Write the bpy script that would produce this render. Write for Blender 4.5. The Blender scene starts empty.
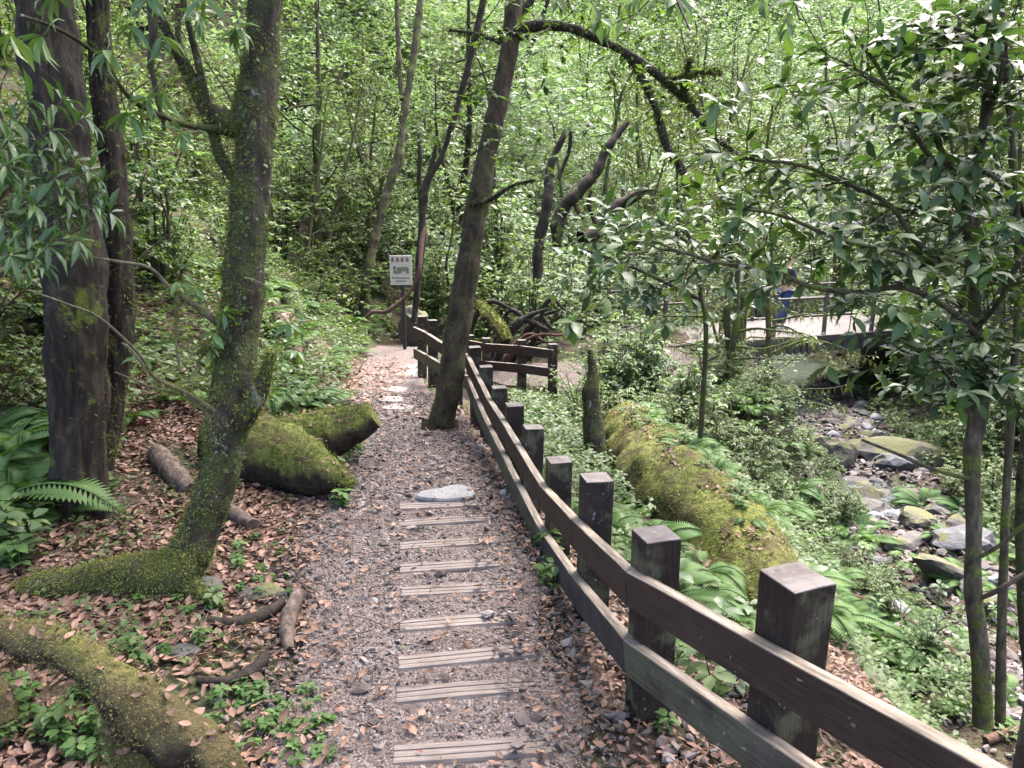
import bpy, bmesh, math, random
import numpy as np
from mathutils import Vector, Matrix, Quaternion

SC = bpy.context.scene
COL = SC.collection
RNG = np.random.default_rng(7)
FOC = 760.0
PITCH = math.radians(13.0)
CAMZ = 1.9
CP, SP = math.cos(PITCH), math.sin(PITCH)

# ------------------------------------------------------------------ camera
cam_d = bpy.data.cameras.new("camera")
cam_d.sensor_width = 36.0
cam_d.lens = 36.0 * FOC / 1024.0
cam_d.clip_start = 0.05
cam_d.clip_end = 600.0
cam_d.dof.use_dof = True
cam_d.dof.focus_distance = 6.5
cam_d.dof.aperture_fstop = 9.0
cam = bpy.data.objects.new("camera", cam_d)
cam.location = (0, 0, CAMZ)
cam.rotation_euler = (math.pi / 2 - PITCH, 0, 0)
COL.objects.link(cam)
SC.camera = cam

# ------------------------------------------------------------------ noise
def _hash(ix, iy, iz, seed):
    h = (ix.astype(np.int64) * 374761393 + iy.astype(np.int64) * 668265263 + iz.astype(np.int64) * 2147483647 + seed * 974634777) & 0xFFFFFFFF
    h = ((h ^ (h >> 13)) * 1274126177) & 0xFFFFFFFF
    h = (h ^ (h >> 16)) & 0xFFFFFF
    return h / float(0xFFFFFF) * 2.0 - 1.0

def vnoise(P, seed=0):
    P = np.asarray(P, float)
    I = np.floor(P)
    f = P - I
    f = f * f * (3 - 2 * f)
    x0, y0, z0 = I[..., 0], I[..., 1], I[..., 2]
    r = 0
    for dx in (0, 1):
        wx = f[..., 0] if dx else 1 - f[..., 0]
        for dy in (0, 1):
            wy = f[..., 1] if dy else 1 - f[..., 1]
            for dz in (0, 1):
                wz = f[..., 2] if dz else 1 - f[..., 2]
                r = r + wx * wy * wz * _hash(x0 + dx, y0 + dy, z0 + dz, seed)
    return r

def fbm(P, octaves=3, seed=0):
    P = np.asarray(P, float)
    r, a = 0, 1.0
    for k in range(octaves):
        r = r + a * vnoise(P, seed + k * 17)
        P = P * 2.03 + 11.3
        a *= 0.5
    return r

def sstep(a, b, x):
    t = np.clip((np.asarray(x, float) - a) / (b - a), 0, 1)
    return t * t * (3 - 2 * t)

# ------------------------------------------------------------------ terrain
def zp(y):
    return np.interp(y, [-4, 0, 5, 8, 10, 13, 16, 20, 60], [0.1, 0.0, -0.02, -0.26, -0.36, -0.48, -0.9, -1.0, -1.0])
def xl(y):
    return np.interp(y, [-4, 1, 2.6, 4.7, 6, 7.8, 9.8, 12.5, 15, 20], [-0.7, -0.75, -0.9, -1.35, -1.52, -1.75, -2.05, -2.4, -2.6, -2.8])
def xr(y):
    return np.interp(y, [-4, 1, 2.3, 4.7, 6, 7.8, 9.8, 12.5, 15, 20], [0.5, 0.42, 0.3, 0.02, -0.25, -0.66, -1.1, -1.4, -1.4, -1.4])
def xs(y):
    return np.interp(y, [-10, 0, 6, 9, 12, 16, 20, 40, 90], [3.6, 4.0, 4.7, 5.3, 6.0, 6.8, 7.6, 14, 34])
BED = -2.6

def height(x, y, detail=True):
    x = np.asarray(x, float); y = np.asarray(y, float)
    z0 = zp(y)
    dl = np.maximum(0, xl(y) - x)
    sl = np.interp(y, [-4, 2, 3.8, 5, 6, 8, 10, 14, 40], [0.10, 0.10, 0.14, 0.26, 0.45, 0.8, 1.0, 0.95, 0.8])
    dd = dl * dl / (dl + 0.35)
    left = sl * np.minimum(dd, 7) + 0.45 * np.maximum(dd - 7, 0) * (sl / 0.8)
    hs = 1.25
    xsl = xs(y) - hs
    x0 = xr(y) + 0.1
    drop = 0.2 * sstep(0, 0.55, x - xr(y)) * np.interp(y, [0, 2.4, 4, 60], [-0.6, 0.2, 1, 1])
    t = np.clip((x - x0) / np.maximum(xsl - x0, 0.4), 0, 1)
    p = np.interp(y, [2, 4, 6], [3.4, 2.6, 2.0])
    zb = z0 - drop
    right = (BED - zb) * np.power(t, p)
    z = zb + right + left
    z = z + 0.42 * sstep(1.22, 1.5, x) * (1 - sstep(1.7, 3.3, x)) * sstep(4.7, 5.6, y) * (1 - sstep(8.4, 9.6, y))
    # lower terrace with the lower path towards the bridge
    zt = -0.97 + 0 * x
    w = sstep(9.9, 11.3, y) * sstep(-1.5, -0.6, x) * (1 - sstep(3.6, 5.2, x)) * (1 - sstep(17, 19, y))
    z = z * (1 - w) + zt * w
    # opposite bank
    db = np.maximum(0, x - (xs(y) + hs))
    z = z + 0.62 * db * db / (db + 0.8)
    # rising ground behind
    hb = np.maximum(0, y - np.interp(x, [-4, 0, 3, 6], [15, 14.2, 17.0, 22])) * sstep(0, 1, (xs(y) - x - 1.0) / (7 + .5 * y))
    z = z + np.minimum(0.62 * hb * hb / (hb + 1.0), 30)
    hc = np.maximum(0, y - 33); z = np.maximum(z, BED + np.minimum(0.42 * hc * hc / (hc + 6), 40))
    if detail:
        P = np.stack([x, y, 0 * x], -1)
        off = np.clip(np.maximum(xl(y) - x, x - xr(y)), 0, 1)
        z = z + fbm(P * 0.7, 2, 3) * 0.12 * off * np.clip(np.hypot(x, y) / 6, 0.4, 2.0)
        z = z + fbm(P * 4.0, 2, 5) * (0.008 + 0.02 * off)
    return z

def hz(x, y):
    return float(height(np.array([x]), np.array([y]))[0])

def ray(px, py):
    u, w = (px - 512) / FOC, -(py - 384) / FOC
    return np.array([u, CP + w * SP, -SP + w * CP])

def P(px, py, d):
    return Vector(ray(px, py) * d + np.array([0, 0, CAMZ]))

_T = np.concatenate([np.arange(1.0, 12, 0.01), np.arange(12, 30, 0.04), np.arange(30, 120, 0.2)])
def G(px, py, lift=0.0):
    r = ray(px, py)
    X = np.outer(_T, r) + np.array([0, 0, CAMZ])
    hh = height(X[:, 0], X[:, 1])
    below = np.nonzero(X[:, 2] < hh)[0]
    i = below[0] if len(below) else len(_T) - 1
    return Vector((X[i, 0], X[i, 1], hh[i] + lift))

def project(v):
    x, y, z = v[0], v[1], v[2] - CAMZ
    d = y * CP - z * SP
    u = y * SP + z * CP
    return 512 + FOC * x / d, 384 - FOC * u / d, d

# ------------------------------------------------------------------ geometry accumulator
class Geo:
    def __init__(self):
        self.V, self.F, self.R, self.M, self.n, self.A = [], [], [], [], 0, []
    def add(self, V, F, rnd=0.5, mi=0):
        V = np.asarray(V, float).reshape(-1, 3)
        F = np.asarray(F, np.int64)
        self.V.append(V)
        self.F.append(F + self.n)
        self.R.append(np.broadcast_to(np.asarray(rnd, float), (len(F),)).copy())
        self.M.append(np.full(len(F), mi, np.int32))
        self.n += len(V)
    def mesh(self, name, mats, smooth=True, origin=None):
        V = np.concatenate(self.V)
        if origin is not None:
            V = V - np.asarray(origin, float)
        me = bpy.data.meshes.new(name)
        loops = np.concatenate([f.ravel() for f in self.F])
        tot = np.concatenate([np.full(len(f), f.shape[1], np.int32) for f in self.F])
        st = np.concatenate([[0], np.cumsum(tot)[:-1]]).astype(np.int32)
        me.vertices.add(len(V)); me.vertices.foreach_set("co", V.astype(np.float32).ravel())
        me.loops.add(len(loops)); me.loops.foreach_set("vertex_index", loops.astype(np.int32))
        me.polygons.add(len(tot)); me.polygons.foreach_set("loop_start", st)
        try:
            me.polygons.foreach_set("loop_total", tot)
        except Exception:
            pass
        me.polygons.foreach_set("material_index", np.concatenate(self.M))
        me.polygons.foreach_set("use_smooth", np.full(len(tot), bool(smooth)))
        a = me.attributes.new("rnd", "FLOAT", "FACE")
        a.data.foreach_set("value", np.concatenate(self.R).astype(np.float32))
        ax = np.full(len(V), 0.2, np.float32)
        for s0, arr in self.A: ax[s0:s0 + len(arr)] = arr
        if self.A:
            t = me.attributes.new("across", "FLOAT", "POINT"); t.data.foreach_set("value", ax)
        for m in (mats if isinstance(mats, (list, tuple)) else [mats]):
            me.materials.append(m)
        me.update(calc_edges=True)
        me.validate()
        return me
    def build(self, name, mats, parent=None, smooth=True, origin=None):
        me = self.mesh(name, mats, smooth, origin)
        o = bpy.data.objects.new(name, me)
        COL.objects.link(o)
        if parent is not None:
            o.parent = parent
        return o

def tag(o, label=None, cat=None, group=None, kind=None):
    if label: o["label"] = label
    if cat: o["category"] = cat
    if group: o["group"] = group
    if kind: o["kind"] = kind
    return o

def thing(name, label, cat, loc=(0, 0, 0), group=None):
    o = bpy.data.objects.new(name, None)
    o.empty_display_size = 0.2
    COL.objects.link(o)
    o.location = loc
    return tag(o, label, cat, group)

def kids(o):
    return [c for c in COL.objects if c.parent == o]

def copy_tree(o, ch, loc, rz=0.0, s=1.0, label=None, group=None, tilt=(0, 0)):
    c = o.copy(); COL.objects.link(c)
    c.location = loc; c.rotation_euler = (tilt[0], tilt[1], rz); c.scale = (s, s, s) if not hasattr(s, "__len__") else s
    if label: c["label"] = label
    if group: c["group"] = group
    for k in ch:
        d = k.copy(); COL.objects.link(d); d.parent = c
    return c

# ------------------------------------------------------------------ shapes
def resample(pts, rad, seg):
    pts = np.asarray([tuple(p) for p in pts], float); rad = np.asarray(rad, float)
    n = len(pts)
    if n == 2:
        pts = np.array([pts[0], (pts[0] + pts[1]) / 2, pts[1]]); rad = np.array([rad[0], rad.mean(), rad[1]]); n = 3
    A = np.column_stack([pts, rad])
    E = np.vstack([2 * A[0] - A[1], A, 2 * A[-1] - A[-2]])
    out = []
    for i in range(1, n):
        p0, p1, p2, p3 = E[i - 1], E[i], E[i + 1], E[i + 2]
        L = np.linalg.norm(p2[:3] - p1[:3])
        k = max(1, int(round(L / seg)))
        t = (np.arange(k) / k)[:, None]
        out.append(0.5 * ((2 * p1) + (-p0 + p2) * t + (2 * p0 - 5 * p1 + 4 * p2 - p3) * t ** 2 + (-p0 + 3 * p1 - 3 * p2 + p3) * t ** 3))
    out.append(E[-2][None])
    A = np.concatenate(out)
    A[:, 3] = np.maximum(A[:, 3], 0.0005)
    return A[:, :3], A[:, 3]

def frames(C):
    T = np.gradient(C, axis=0)
    T /= np.linalg.norm(T, axis=1, keepdims=True) + 1e-12
    ref = np.array([0.31, 0.83, 0.11]); 
    N = np.cross(T[0], ref)
    if np.linalg.norm(N) < 1e-3: N = np.cross(T[0], [1, 0, 0])
    Ns = []
    for t in T:
        N = N - t * np.dot(N, t); N /= np.linalg.norm(N) + 1e-12
        Ns.append(N)
    Ns = np.array(Ns)
    return T, Ns, np.cross(T, Ns)

def limb(geo, pts, rad, seg=0.05, sides=14, bump=0.12, freq=9.0, seed=0, mi=0, cap=(False, True), ridges=0.0, capmi=None, rnd=0.5):
    """A tapering, knobbly branch or trunk. Returns surface samples (positions, normals)."""
    C, R = resample(pts, rad, seg)
    T, N, B = frames(C)
    a = np.linspace(0, 2 * np.pi, sides, endpoint=False)
    dirs = N[:, None] * np.cos(a)[None, :, None] + B[:, None] * np.sin(a)[None, :, None]
    S = C[:, None] + dirs * R[:, None, None]
    if bump:
        q = S * freq * np.array([1, 1, 0.55])
        f = 1 + bump * fbm(q, 3, seed)
        if ridges:
            s = np.cumsum(np.r_[0, np.linalg.norm(np.diff(C, axis=0), axis=1)])
            ang = np.stack([np.cos(a)[None, :] * 2.6 + 0 * s[:, None], np.sin(a)[None, :] * 2.6 + 0 * s[:, None], s[:, None] * 1.2 + 0 * a[None, :]], -1)
            f = f + ridges * .6 * (0.5 - np.abs(vnoise(ang * 1.7, seed + 5)) * 1.6) + ridges * .45 * (0.4 - np.abs(vnoise(ang * np.array([3.6, 3.6, 2.2]), seed + 8)) * 1.5)
        S = C[:, None] + dirs * (R[:, None] * f)[:, :, None]
    m, k = S.shape[:2]
    i = np.arange(m - 1)[:, None] * k
    j = np.arange(k)[None, :]
    j2 = (j + 1) % k
    F = np.stack([i + j, i + j2, i + k + j2, i + k + j], -1).reshape(-1, 4)
    V = S.reshape(-1, 3)
    geo.add(V, F, rnd, mi)
    for end, do in ((0, cap[0]), (m - 1, cap[1])):
        if do:
            c = C[end][None]
            ring = S[end]
            VV = np.vstack([c, ring])
            idx = np.arange(k)
            FF = np.stack([np.zeros(k, int), 1 + idx, 1 + (idx + 1) % k], -1)
            if end == 0: FF = FF[:, ::-1]
            geo.add(VV, FF, rnd, mi if capmi is None else capmi)
    return V, dirs.reshape(-1, 3), C, R, T

LEAF_HI = (np.array([[0, 0, 0], [-.26, .30, .05], [0, .32, -.02], [.26, .30, .05], [-.27, .62, .03], [0, .66, -.03], [.27, .62, .03], [0, 1.0, -.20]]),
           [np.array([[0, 2, 1], [0, 3, 2], [4, 5, 7], [5, 6, 7]]), np.array([[1, 2, 5, 4], [2, 3, 6, 5]])])
LEAF_LO = (np.array([[0, 0, 0], [-.28, .48, .05], [.28, .48, .05], [0, 1, -.08]]), [np.array([[0, 2, 1], [1, 2, 3]])])
LEAF_MID = (np.array([[0, 0, 0], [-.27, .45, .06], [0, .5, -.02], [.27, .45, .06], [0, 1, -.1]]), [np.array([[0, 2, 1], [0, 3, 2], [1, 2, 4], [2, 3, 4]])])
BLADE = (np.array([[-.06, 0, 0], [.06, 0, 0], [0, .55, .06], [0, 1, -.02]]), [np.array([[0, 1, 2]]), np.array([[0, 2, 3]])])
TUFT = (np.array([[-.16, 0, 0], [.16, 0, 0], [0, 1, .1]]), [np.array([[0, 1, 2]])])
CURL = (np.array([[0, 0, .05], [-.24, .3, .14], [0, .33, 0], [.24, .3, .10], [-.22, .65, .16], [0, .66, .02], [.22, .65, .12], [0, 1, .14]]),
        [np.array([[0, 2, 1], [0, 3, 2], [4, 5, 7], [5, 6, 7]]), np.array([[1, 2, 5, 4], [2, 3, 6, 5]])])

_VEINED = (LEAF_HI, CURL)
def unit(A):
    return A / (np.linalg.norm(A, axis=-1, keepdims=True) + 1e-12)

def scatter(geo, tmpl, pos, axis, normal, size, rnd=None, width=1.0, mi=0):
    """Copies a small leaf shape to many places: axis = leaf direction, normal = upper side."""
    pos = np.asarray(pos, float).reshape(-1, 3)
    n = len(pos)
    if n == 0: return
    Y = unit(np.broadcast_to(axis, (n, 3)).astype(float))
    Z = np.broadcast_to(normal, (n, 3)).astype(float)
    X = unit(np.cross(Y, Z) + 1e-9)
    Z = np.cross(X, Y)
    size = np.broadcast_to(np.asarray(size, float), (n,))
    width = np.broadcast_to(np.asarray(width, float), (n,))
    T, Fs = tmpl
    V = pos[:, None] + size[:, None, None] * (T[None, :, 0, None] * width[:, None, None] * X[:, None] + T[None, :, 1, None] * Y[:, None] + T[None, :, 2, None] * Z[:, None])
    if rnd is None: rnd = RNG.random(n)
    base = (np.arange(n) * len(T))[:, None, None]
    V = V.reshape(-1, 3)
    start = geo.n
    geo.V.append(V); geo.n += len(V)
    if any(tmpl is q for q in _VEINED): geo.A.append((start, np.tile(T[:, 0], n)))
    for F in Fs:
        FF = (F[None] + base).reshape(-1, F.shape[1]) + start
        geo.F.append(FF); geo.R.append(np.repeat(rnd, len(F))); geo.M.append(np.full(len(FF), mi, np.int32))

def rdir(n, rng=RNG):
    return unit(rng.normal(size=(n, 3)))

def bevel_box(sx, sy, sz, bev=0.01, cuts=3, jit=0.0, seed=0, taper=0.0):
    bm = bmesh.new()
    bmesh.ops.create_cube(bm, size=1.0)
    for v in bm.verts:
        v.co = Vector((v.co.x * sx, v.co.y * sy, v.co.z * sz))
    if bev:
        bmesh.ops.bevel(bm, geom=bm.edges[:], offset=bev, segments=2, affect='EDGES', profile=0.6)
    if cuts:
        big = [e for e in bm.edges if e.calc_length() > 0.08]
        bmesh.ops.subdivide_edges(bm, edges=big, cuts=cuts, use_grid_fill=True)
    bm.verts.ensure_lookup_table()
    bm.verts.index_update()
    V = np.array([v.co[:] for v in bm.verts])
    if jit:
        s = seed * 7.13
        V = V + np.stack([vnoise(V * 14 + s, 1), vnoise(V * 14 + s, 2), vnoise(V * 14 + s, 3)], -1) * jit
    groups = {}
    for f in bm.faces:
        groups.setdefault(len(f.verts), []).append([v.index for v in f.verts])
    bm.free()
    return V, groups

def add_box(geo, V, groups, M=None, rnd=0.5, mi=0, topmi=None):
    if M is not None:
        V = V @ np.array(M.to_3x3()).T + np.array(M.translation)
    start = geo.n
    geo.V.append(V); geo.n += len(V)
    for k, fs in groups.items():
        FF = np.array(fs)
        geo.F.append(FF + start); geo.R.append(np.full(len(FF), rnd))
        mm = np.full(len(FF), mi, np.int32)
        if topmi is not None:
            z = V[FF][:, :, 2].mean(1)
            mm[z > V[:, 2].max() - 0.012] = topmi
        geo.M.append(mm)

def rock_arr(sx, sy, sz, seed=0, sub=3, rough=0.28, flat=0.0):
    bm = bmesh.new()
    bmesh.ops.create_icosphere(bm, subdivisions=sub, radius=1.0)
    V = np.array([v.co[:] for v in bm.verts])
    F = np.array([[v.index for v in f.verts] for f in bm.faces])
    bm.free()
    V = V * (1 + rough * fbm(V * 1.3 + seed * 3.7, 3, seed))[:, None]
    # facet: clip by some random planes
    r = np.random.default_rng(seed)
    for _ in range(7):
        n = unit(r.normal(size=3)); d = r.uniform(0.55, 0.9)
        over = V @ n - d
        V = V - np.outer(np.maximum(over, 0) * 0.85, n)
    if flat:
        V[:, 2] = np.minimum(V[:, 2], flat)
    return V * np.array([sx, sy, sz]) / 1.0, F
# ------------------------------------------------------------------ materials
class NT:
    def __init__(self, name):
        self.m = bpy.data.materials.new(name)
        self.m.use_nodes = True
        self.t = self.m.node_tree
        self.t.nodes.clear()
        self.out = self.t.nodes.new("ShaderNodeOutputMaterial")
    def n(self, typ, **kw):
        nd = self.t.nodes.new(typ)
        for k, v in kw.items():
            setattr(nd, k, v)
        return nd
    def l(self, a, b):
        self.t.links.new(a, b)
    def val(self, sock, v):
        if hasattr(v, "is_output"): self.l(v, sock)
        else: sock.default_value = v
    def noise(self, vec, scale, detail=4, rough=0.55, dist=0.0):
        nd = self.n("ShaderNodeTexNoise")
        self.l(vec, nd.inputs["Vector"])
        nd.inputs["Scale"].default_value = scale; nd.inputs["Detail"].default_value = detail
        nd.inputs["Roughness"].default_value = rough; nd.inputs["Distortion"].default_value = dist
        return nd.outputs["Fac"]
    def voro(self, vec, scale, feature='F1', out="Distance"):
        nd = self.n("ShaderNodeTexVoronoi", feature=feature)
        self.l(vec, nd.inputs["Vector"]); nd.inputs["Scale"].default_value = scale
        return nd.outputs[out]
    def ramp(self, fac, stops):
        nd = self.n("ShaderNodeValToRGB")
        el = nd.color_ramp.elements
        while len(el) < len(stops): el.new(0.5)
        for e, (p, c) in zip(el, stops):
            e.position = p; e.color = (c[0], c[1], c[2], 1) if hasattr(c, "__len__") else (c, c, c, 1)
        self.l(fac, nd.inputs["Fac"])
        return nd.outputs["Color"]
    def mix(self, fac, a, b, mode='MIX'):
        nd = self.n("ShaderNodeMix", data_type='RGBA', blend_type=mode)
        self.val(nd.inputs[0], fac)
        for s, v in ((nd.inputs[6], a), (nd.inputs[7], b)):
            if hasattr(v, "is_output"): self.l(v, s)
            else: s.default_value = (v[0], v[1], v[2], 1)
        return nd.outputs[2]
    def math(self, op, a, b=0.0, clamp=False):
        nd = self.n("ShaderNodeMath", operation=op, use_clamp=clamp)
        self.val(nd.inputs[0], a); self.val(nd.inputs[1], b)
        return nd.outputs[0]
    def vmul(self, vec, s):
        nd = self.n("ShaderNodeVectorMath", operation='MULTIPLY')
        self.l(vec, nd.inputs[0]); nd.inputs[1].default_value = s
        return nd.outputs[0]
    def pos(self):
        return self.n("ShaderNodeNewGeometry").outputs["Position"]
    def normz(self):
        g = self.n("ShaderNodeNewGeometry")
        s = self.n("ShaderNodeSeparateXYZ"); self.l(g.outputs["Normal"], s.inputs[0])
        return s.outputs["Z"]
    def objco(self):
        return self.n("ShaderNodeTexCoord").outputs["Object"]
    def rnd(self):
        nd = self.n("ShaderNodeAttribute"); nd.attribute_name = "rnd"
        return nd.outputs["Fac"]
    def objrnd(self):
        return self.n("ShaderNodeObjectInfo").outputs["Random"]
    def bump(self, h, strength=0.4, dist=0.01):
        nd = self.n("ShaderNodeBump"); self.l(h, nd.inputs["Height"])
        nd.inputs["Strength"].default_value = strength; nd.inputs["Distance"].default_value = dist
        return nd.outputs["Normal"]
    def princ(self, col, rough=0.8, normal=None, spec=0.4, metal=0.0):
        nd = self.n("ShaderNodeBsdfPrincipled")
        if hasattr(col, "is_output"): self.l(col, nd.inputs["Base Color"])
        else: nd.inputs["Base Color"].default_value = (*col, 1)
        self.val(nd.inputs["Roughness"], rough)
        nd.inputs["Specular IOR Level"].default_value = spec
        nd.inputs["Metallic"].default_value = metal
        if normal is not None: self.l(normal, nd.inputs["Normal"])
        return nd.outputs[0]
    def done(self, sh):
        self.l(sh, self.out.inputs["Surface"])
        return self.m

def leaf_mat(name, stops, rough=0.45, trans=0.3, spec=0.4, tcol=None, patch=0.35, vein=False):
    t = NT(name)
    r = t.rnd()
    r = t.math('ADD', t.math('MULTIPLY', r, 0.6), t.math('MULTIPLY', t.objrnd(), 0.4))
    c = t.ramp(r, stops)
    big = t.noise(t.pos(), 0.6, 2)
    c = t.mix(t.math('MULTIPLY', t.ramp(big, [(0.35, 0), (0.65, 1)]), patch), c, t.mix(1.0, c, (1.25, 1.15, 0.8), 'MULTIPLY'))
    nrm = None
    if vein:
        at = t.n("ShaderNodeAttribute"); at.attribute_name = "across"
        ab = t.math('ABSOLUTE', at.outputs["Fac"])
        c = t.mix(t.ramp(ab, [(.008, .45), (.022, 0)]), c, t.mix(1.0, c, (1.9, 1.75, 1.6), 'MULTIPLY'))
        fine = t.noise(t.pos(), 55, 3, .6)
        c = t.mix(t.ramp(fine, [(.55, 0), (.75, .5)]), c, t.mix(1.0, c, (1.35, 1.15, .8), 'MULTIPLY'))
        nrm = t.bump(t.noise(t.pos(), 90, 2), .25, .004)
        rough = t.ramp(fine, [(.3, max(.2, rough - .1)), (.7, rough + .15)])
    p = t.princ(c, rough, nrm, spec=spec)
    if trans:
        tr = t.n("ShaderNodeBsdfTranslucent")
        tc = t.mix(1.0, c, tcol or (1.5, 1.6, 0.7), 'MULTIPLY')
        t.l(tc, tr.inputs["Color"])
        mx = t.n("ShaderNodeMixShader"); mx.inputs[0].default_value = trans
        t.l(p, mx.inputs[1]); t.l(tr.outputs[0], mx.inputs[2])
        p = mx.outputs[0]
    return t.done(p)

def bark_mat(name, a, b, c, moss=0.0, mosscol=((.035, .05, .008), (.10, .12, .02)), scale=1.0, lichen=0.0, stretch=0.3):
    t = NT(name)
    p = t.pos()
    v = t.vmul(p, (1, 1, stretch))
    n1 = t.noise(v, 14 * scale, 6, 0.65)
    n2 = t.noise(v, 45 * scale, 4, 0.6)
    h = t.math('ADD', n1, t.math('MULTIPLY', n2, 0.5))
    col = t.ramp(n1, [(0.3, a), (0.5, b), (0.72, c)])
    col = t.mix(t.ramp(n2, [(0.4, 0.0), (0.7, 0.5)]), col, a)
    if lichen:
        lv = t.noise(p, 9 * scale, 4, 0.7, 0.6)
        col = t.mix(t.ramp(lv, [(0.62 - lichen * 0.1, 0), (0.68 - lichen * 0.08, 0.85)]), col, (.20, .22, .17))
    if moss:
        mn = t.noise(p, 5.5, 6, 0.7, 0.4)
        mk = t.ramp(mn, [(0.62 - moss * 0.4, 0), (0.72 - moss * 0.4, 1)])
        mf = t.noise(p, 80, 3)
        mc = t.ramp(mf, [(0.3, mosscol[0]), (0.7, mosscol[1])])
        col = t.mix(mk, col, mc)
        h = t.math('ADD', h, t.math('MULTIPLY', t.math('MULTIPLY', mf, mk), 0.8))
    return t.done(t.princ(col, 0.88, t.bump(h, 0.8, 0.02 / scale), 0.25))

# leaves
G1, G2, G3 = (.026, .048, .013), (.062, .102, .027), (.115, .175, .06)
M_LEAF = leaf_mat("leaf_green", [(0, G1), (.5, G2), (1, G3)], .50, .42, .38)
M_LEAF_BRIGHT = leaf_mat("leaf_light_green", [(0, (.028, .058, .022)), (.5, (.090, .145, .055)), (.85, (.165, .21, .105)), (1, (.22, .25, .14))], .46, .45, .4, (1.35, 1.5, .9))
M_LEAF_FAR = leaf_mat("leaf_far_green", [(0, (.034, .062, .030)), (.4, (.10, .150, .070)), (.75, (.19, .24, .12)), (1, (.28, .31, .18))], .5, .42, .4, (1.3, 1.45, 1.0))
M_LEAF_GLOSS = leaf_mat("leaf_glossy_dark", [(0, (.017, .040, .014)), (.5, (.038, .075, .024)), (.85, (.072, .12, .034)), (1, (.12, .15, .04))], .46, .3, .4, vein=True)
M_LEAF_BLUE = leaf_mat("leaf_bluish_shiny", [(0, (.022, .048, .022)), (.5, (.044, .084, .036)), (1, (.09, .14, .052))], .42, .2, .45, vein=True)
M_LEAF_RHODO = leaf_mat("leaf_long_green", [(0, (.03, .07, .025)), (.5, (.06, .12, .035)), (.92, (.10, .16, .04)), (1, (.26, .20, .05))], .36, .28, .5, vein=True)
M_FERN = leaf_mat("fern_green", [(0, (.026, .060, .015)), (.5, (.050, .10, .025)), (1, (.09, .15, .036))], .65, .35, .2)
M_FERN_BLUE = leaf_mat("fern_cool_green", [(0, (.026, .060, .018)), (.5, (.055, .108, .032)), (1, (.095, .155, .05))], .62, .3, .2)
M_MOSS = leaf_mat("moss_tuft", [(0, (.034, .048, .012)), (.45, (.090, .112, .028)), (.8, (.165, .180, .052)), (1, (.24, .21, .09))], .9, .15, .1, (1.3, 1.3, .8))
M_MOSS_BROWN = leaf_mat("moss_olive_brown", [(0, (.045, .046, .020)), (.45, (.13, .122, .048)), (.8, (.22, .195, .085)), (1, (.27, .22, .125))], .9, .15, .1, (1.3, 1.2, .8))
M_MOSS_TRUNK = leaf_mat("moss_green", [(0, (.04, .05, .013)), (.45, (.115, .130, .034)), (.8, (.20, .205, .06)), (1, (.18, .17, .06))], .9, .15, .1, (1.3, 1.3, .8))
M_MOSS_DARK = leaf_mat("moss_dark", [(0, (.022, .030, .008)), (.5, (.055, .066, .016)), (1, (.11, .115, .035))], .85, .2, .15)
M_HANG = leaf_mat("hanging_moss", [(0, (.05, .065, .02)), (.5, (.10, .12, .04)), (1, (.17, .17, .07))], .8, .3, .2)
M_GRASS = leaf_mat("reddish_grass", [(0, (.05, .065, .02)), (.5, (.10, .10, .03)), (.8, (.14, .085, .045)), (1, (.18, .13, .07))], .7, .3, .2)
# dead leaves
M_LITTER = leaf_mat("dead_leaf", [(0, (.034, .021, .016)), (.3, (.085, .050, .035)), (.55, (.165, .095, .066)), (.8, (.22, .130, .098)), (.93, (.26, .175, .12)), (1, (.34, .25, .18))], .6, .06, .3, (1.2, .9, .6), 0.1, vein=True)

# bark
M_BARK_MOSSY = bark_mat("bark_mossy", (.009, .007, .005), (.032, .025, .017), (.08, .064, .045), 0.45, mosscol=((.022, .028, .008), (.062, .070, .020)), lichen=0.15)
M_BARK_DARK = bark_mat("bark_dark", (.0045, .0032, .0022), (.018, .0125, .008), (.050, .036, .024), 0.16, scale=1.7, stretch=.2)
M_BARK_MID = bark_mat("bark_brown", (.010, .0068, .0042), (.033, .022, .013), (.082, .058, .036), 0.3, mosscol=((.02, .025, .008), (.055, .060, .018)), scale=1.2)
M_BARK_THIN = bark_mat("bark_thin", (.02, .016, .011), (.06, .048, .03), (.13, .11, .07), 0.3, scale=2)
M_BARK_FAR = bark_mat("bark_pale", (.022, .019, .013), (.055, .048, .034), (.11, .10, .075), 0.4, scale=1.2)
M_BARK_BLACK = bark_mat("bark_wet", (.008, .006, .005), (.022, .016, .012), (.05, .036, .028), 0.08, scale=1.0)
M_DEADWOOD = bark_mat("dead_wood", (.025, .018, .013), (.08, .058, .045), (.17, .13, .105), 0.0, scale=1.6)
M_REDBARK = bark_mat("red_brown_bark", (.035, .020, .015), (.085, .045, .032), (.15, .085, .06), 0.0, scale=2.5)
M_TWIG = bark_mat("pale_twig", (.05, .045, .025), (.10, .09, .055), (.17, .15, .10), 0.0, scale=3)

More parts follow.
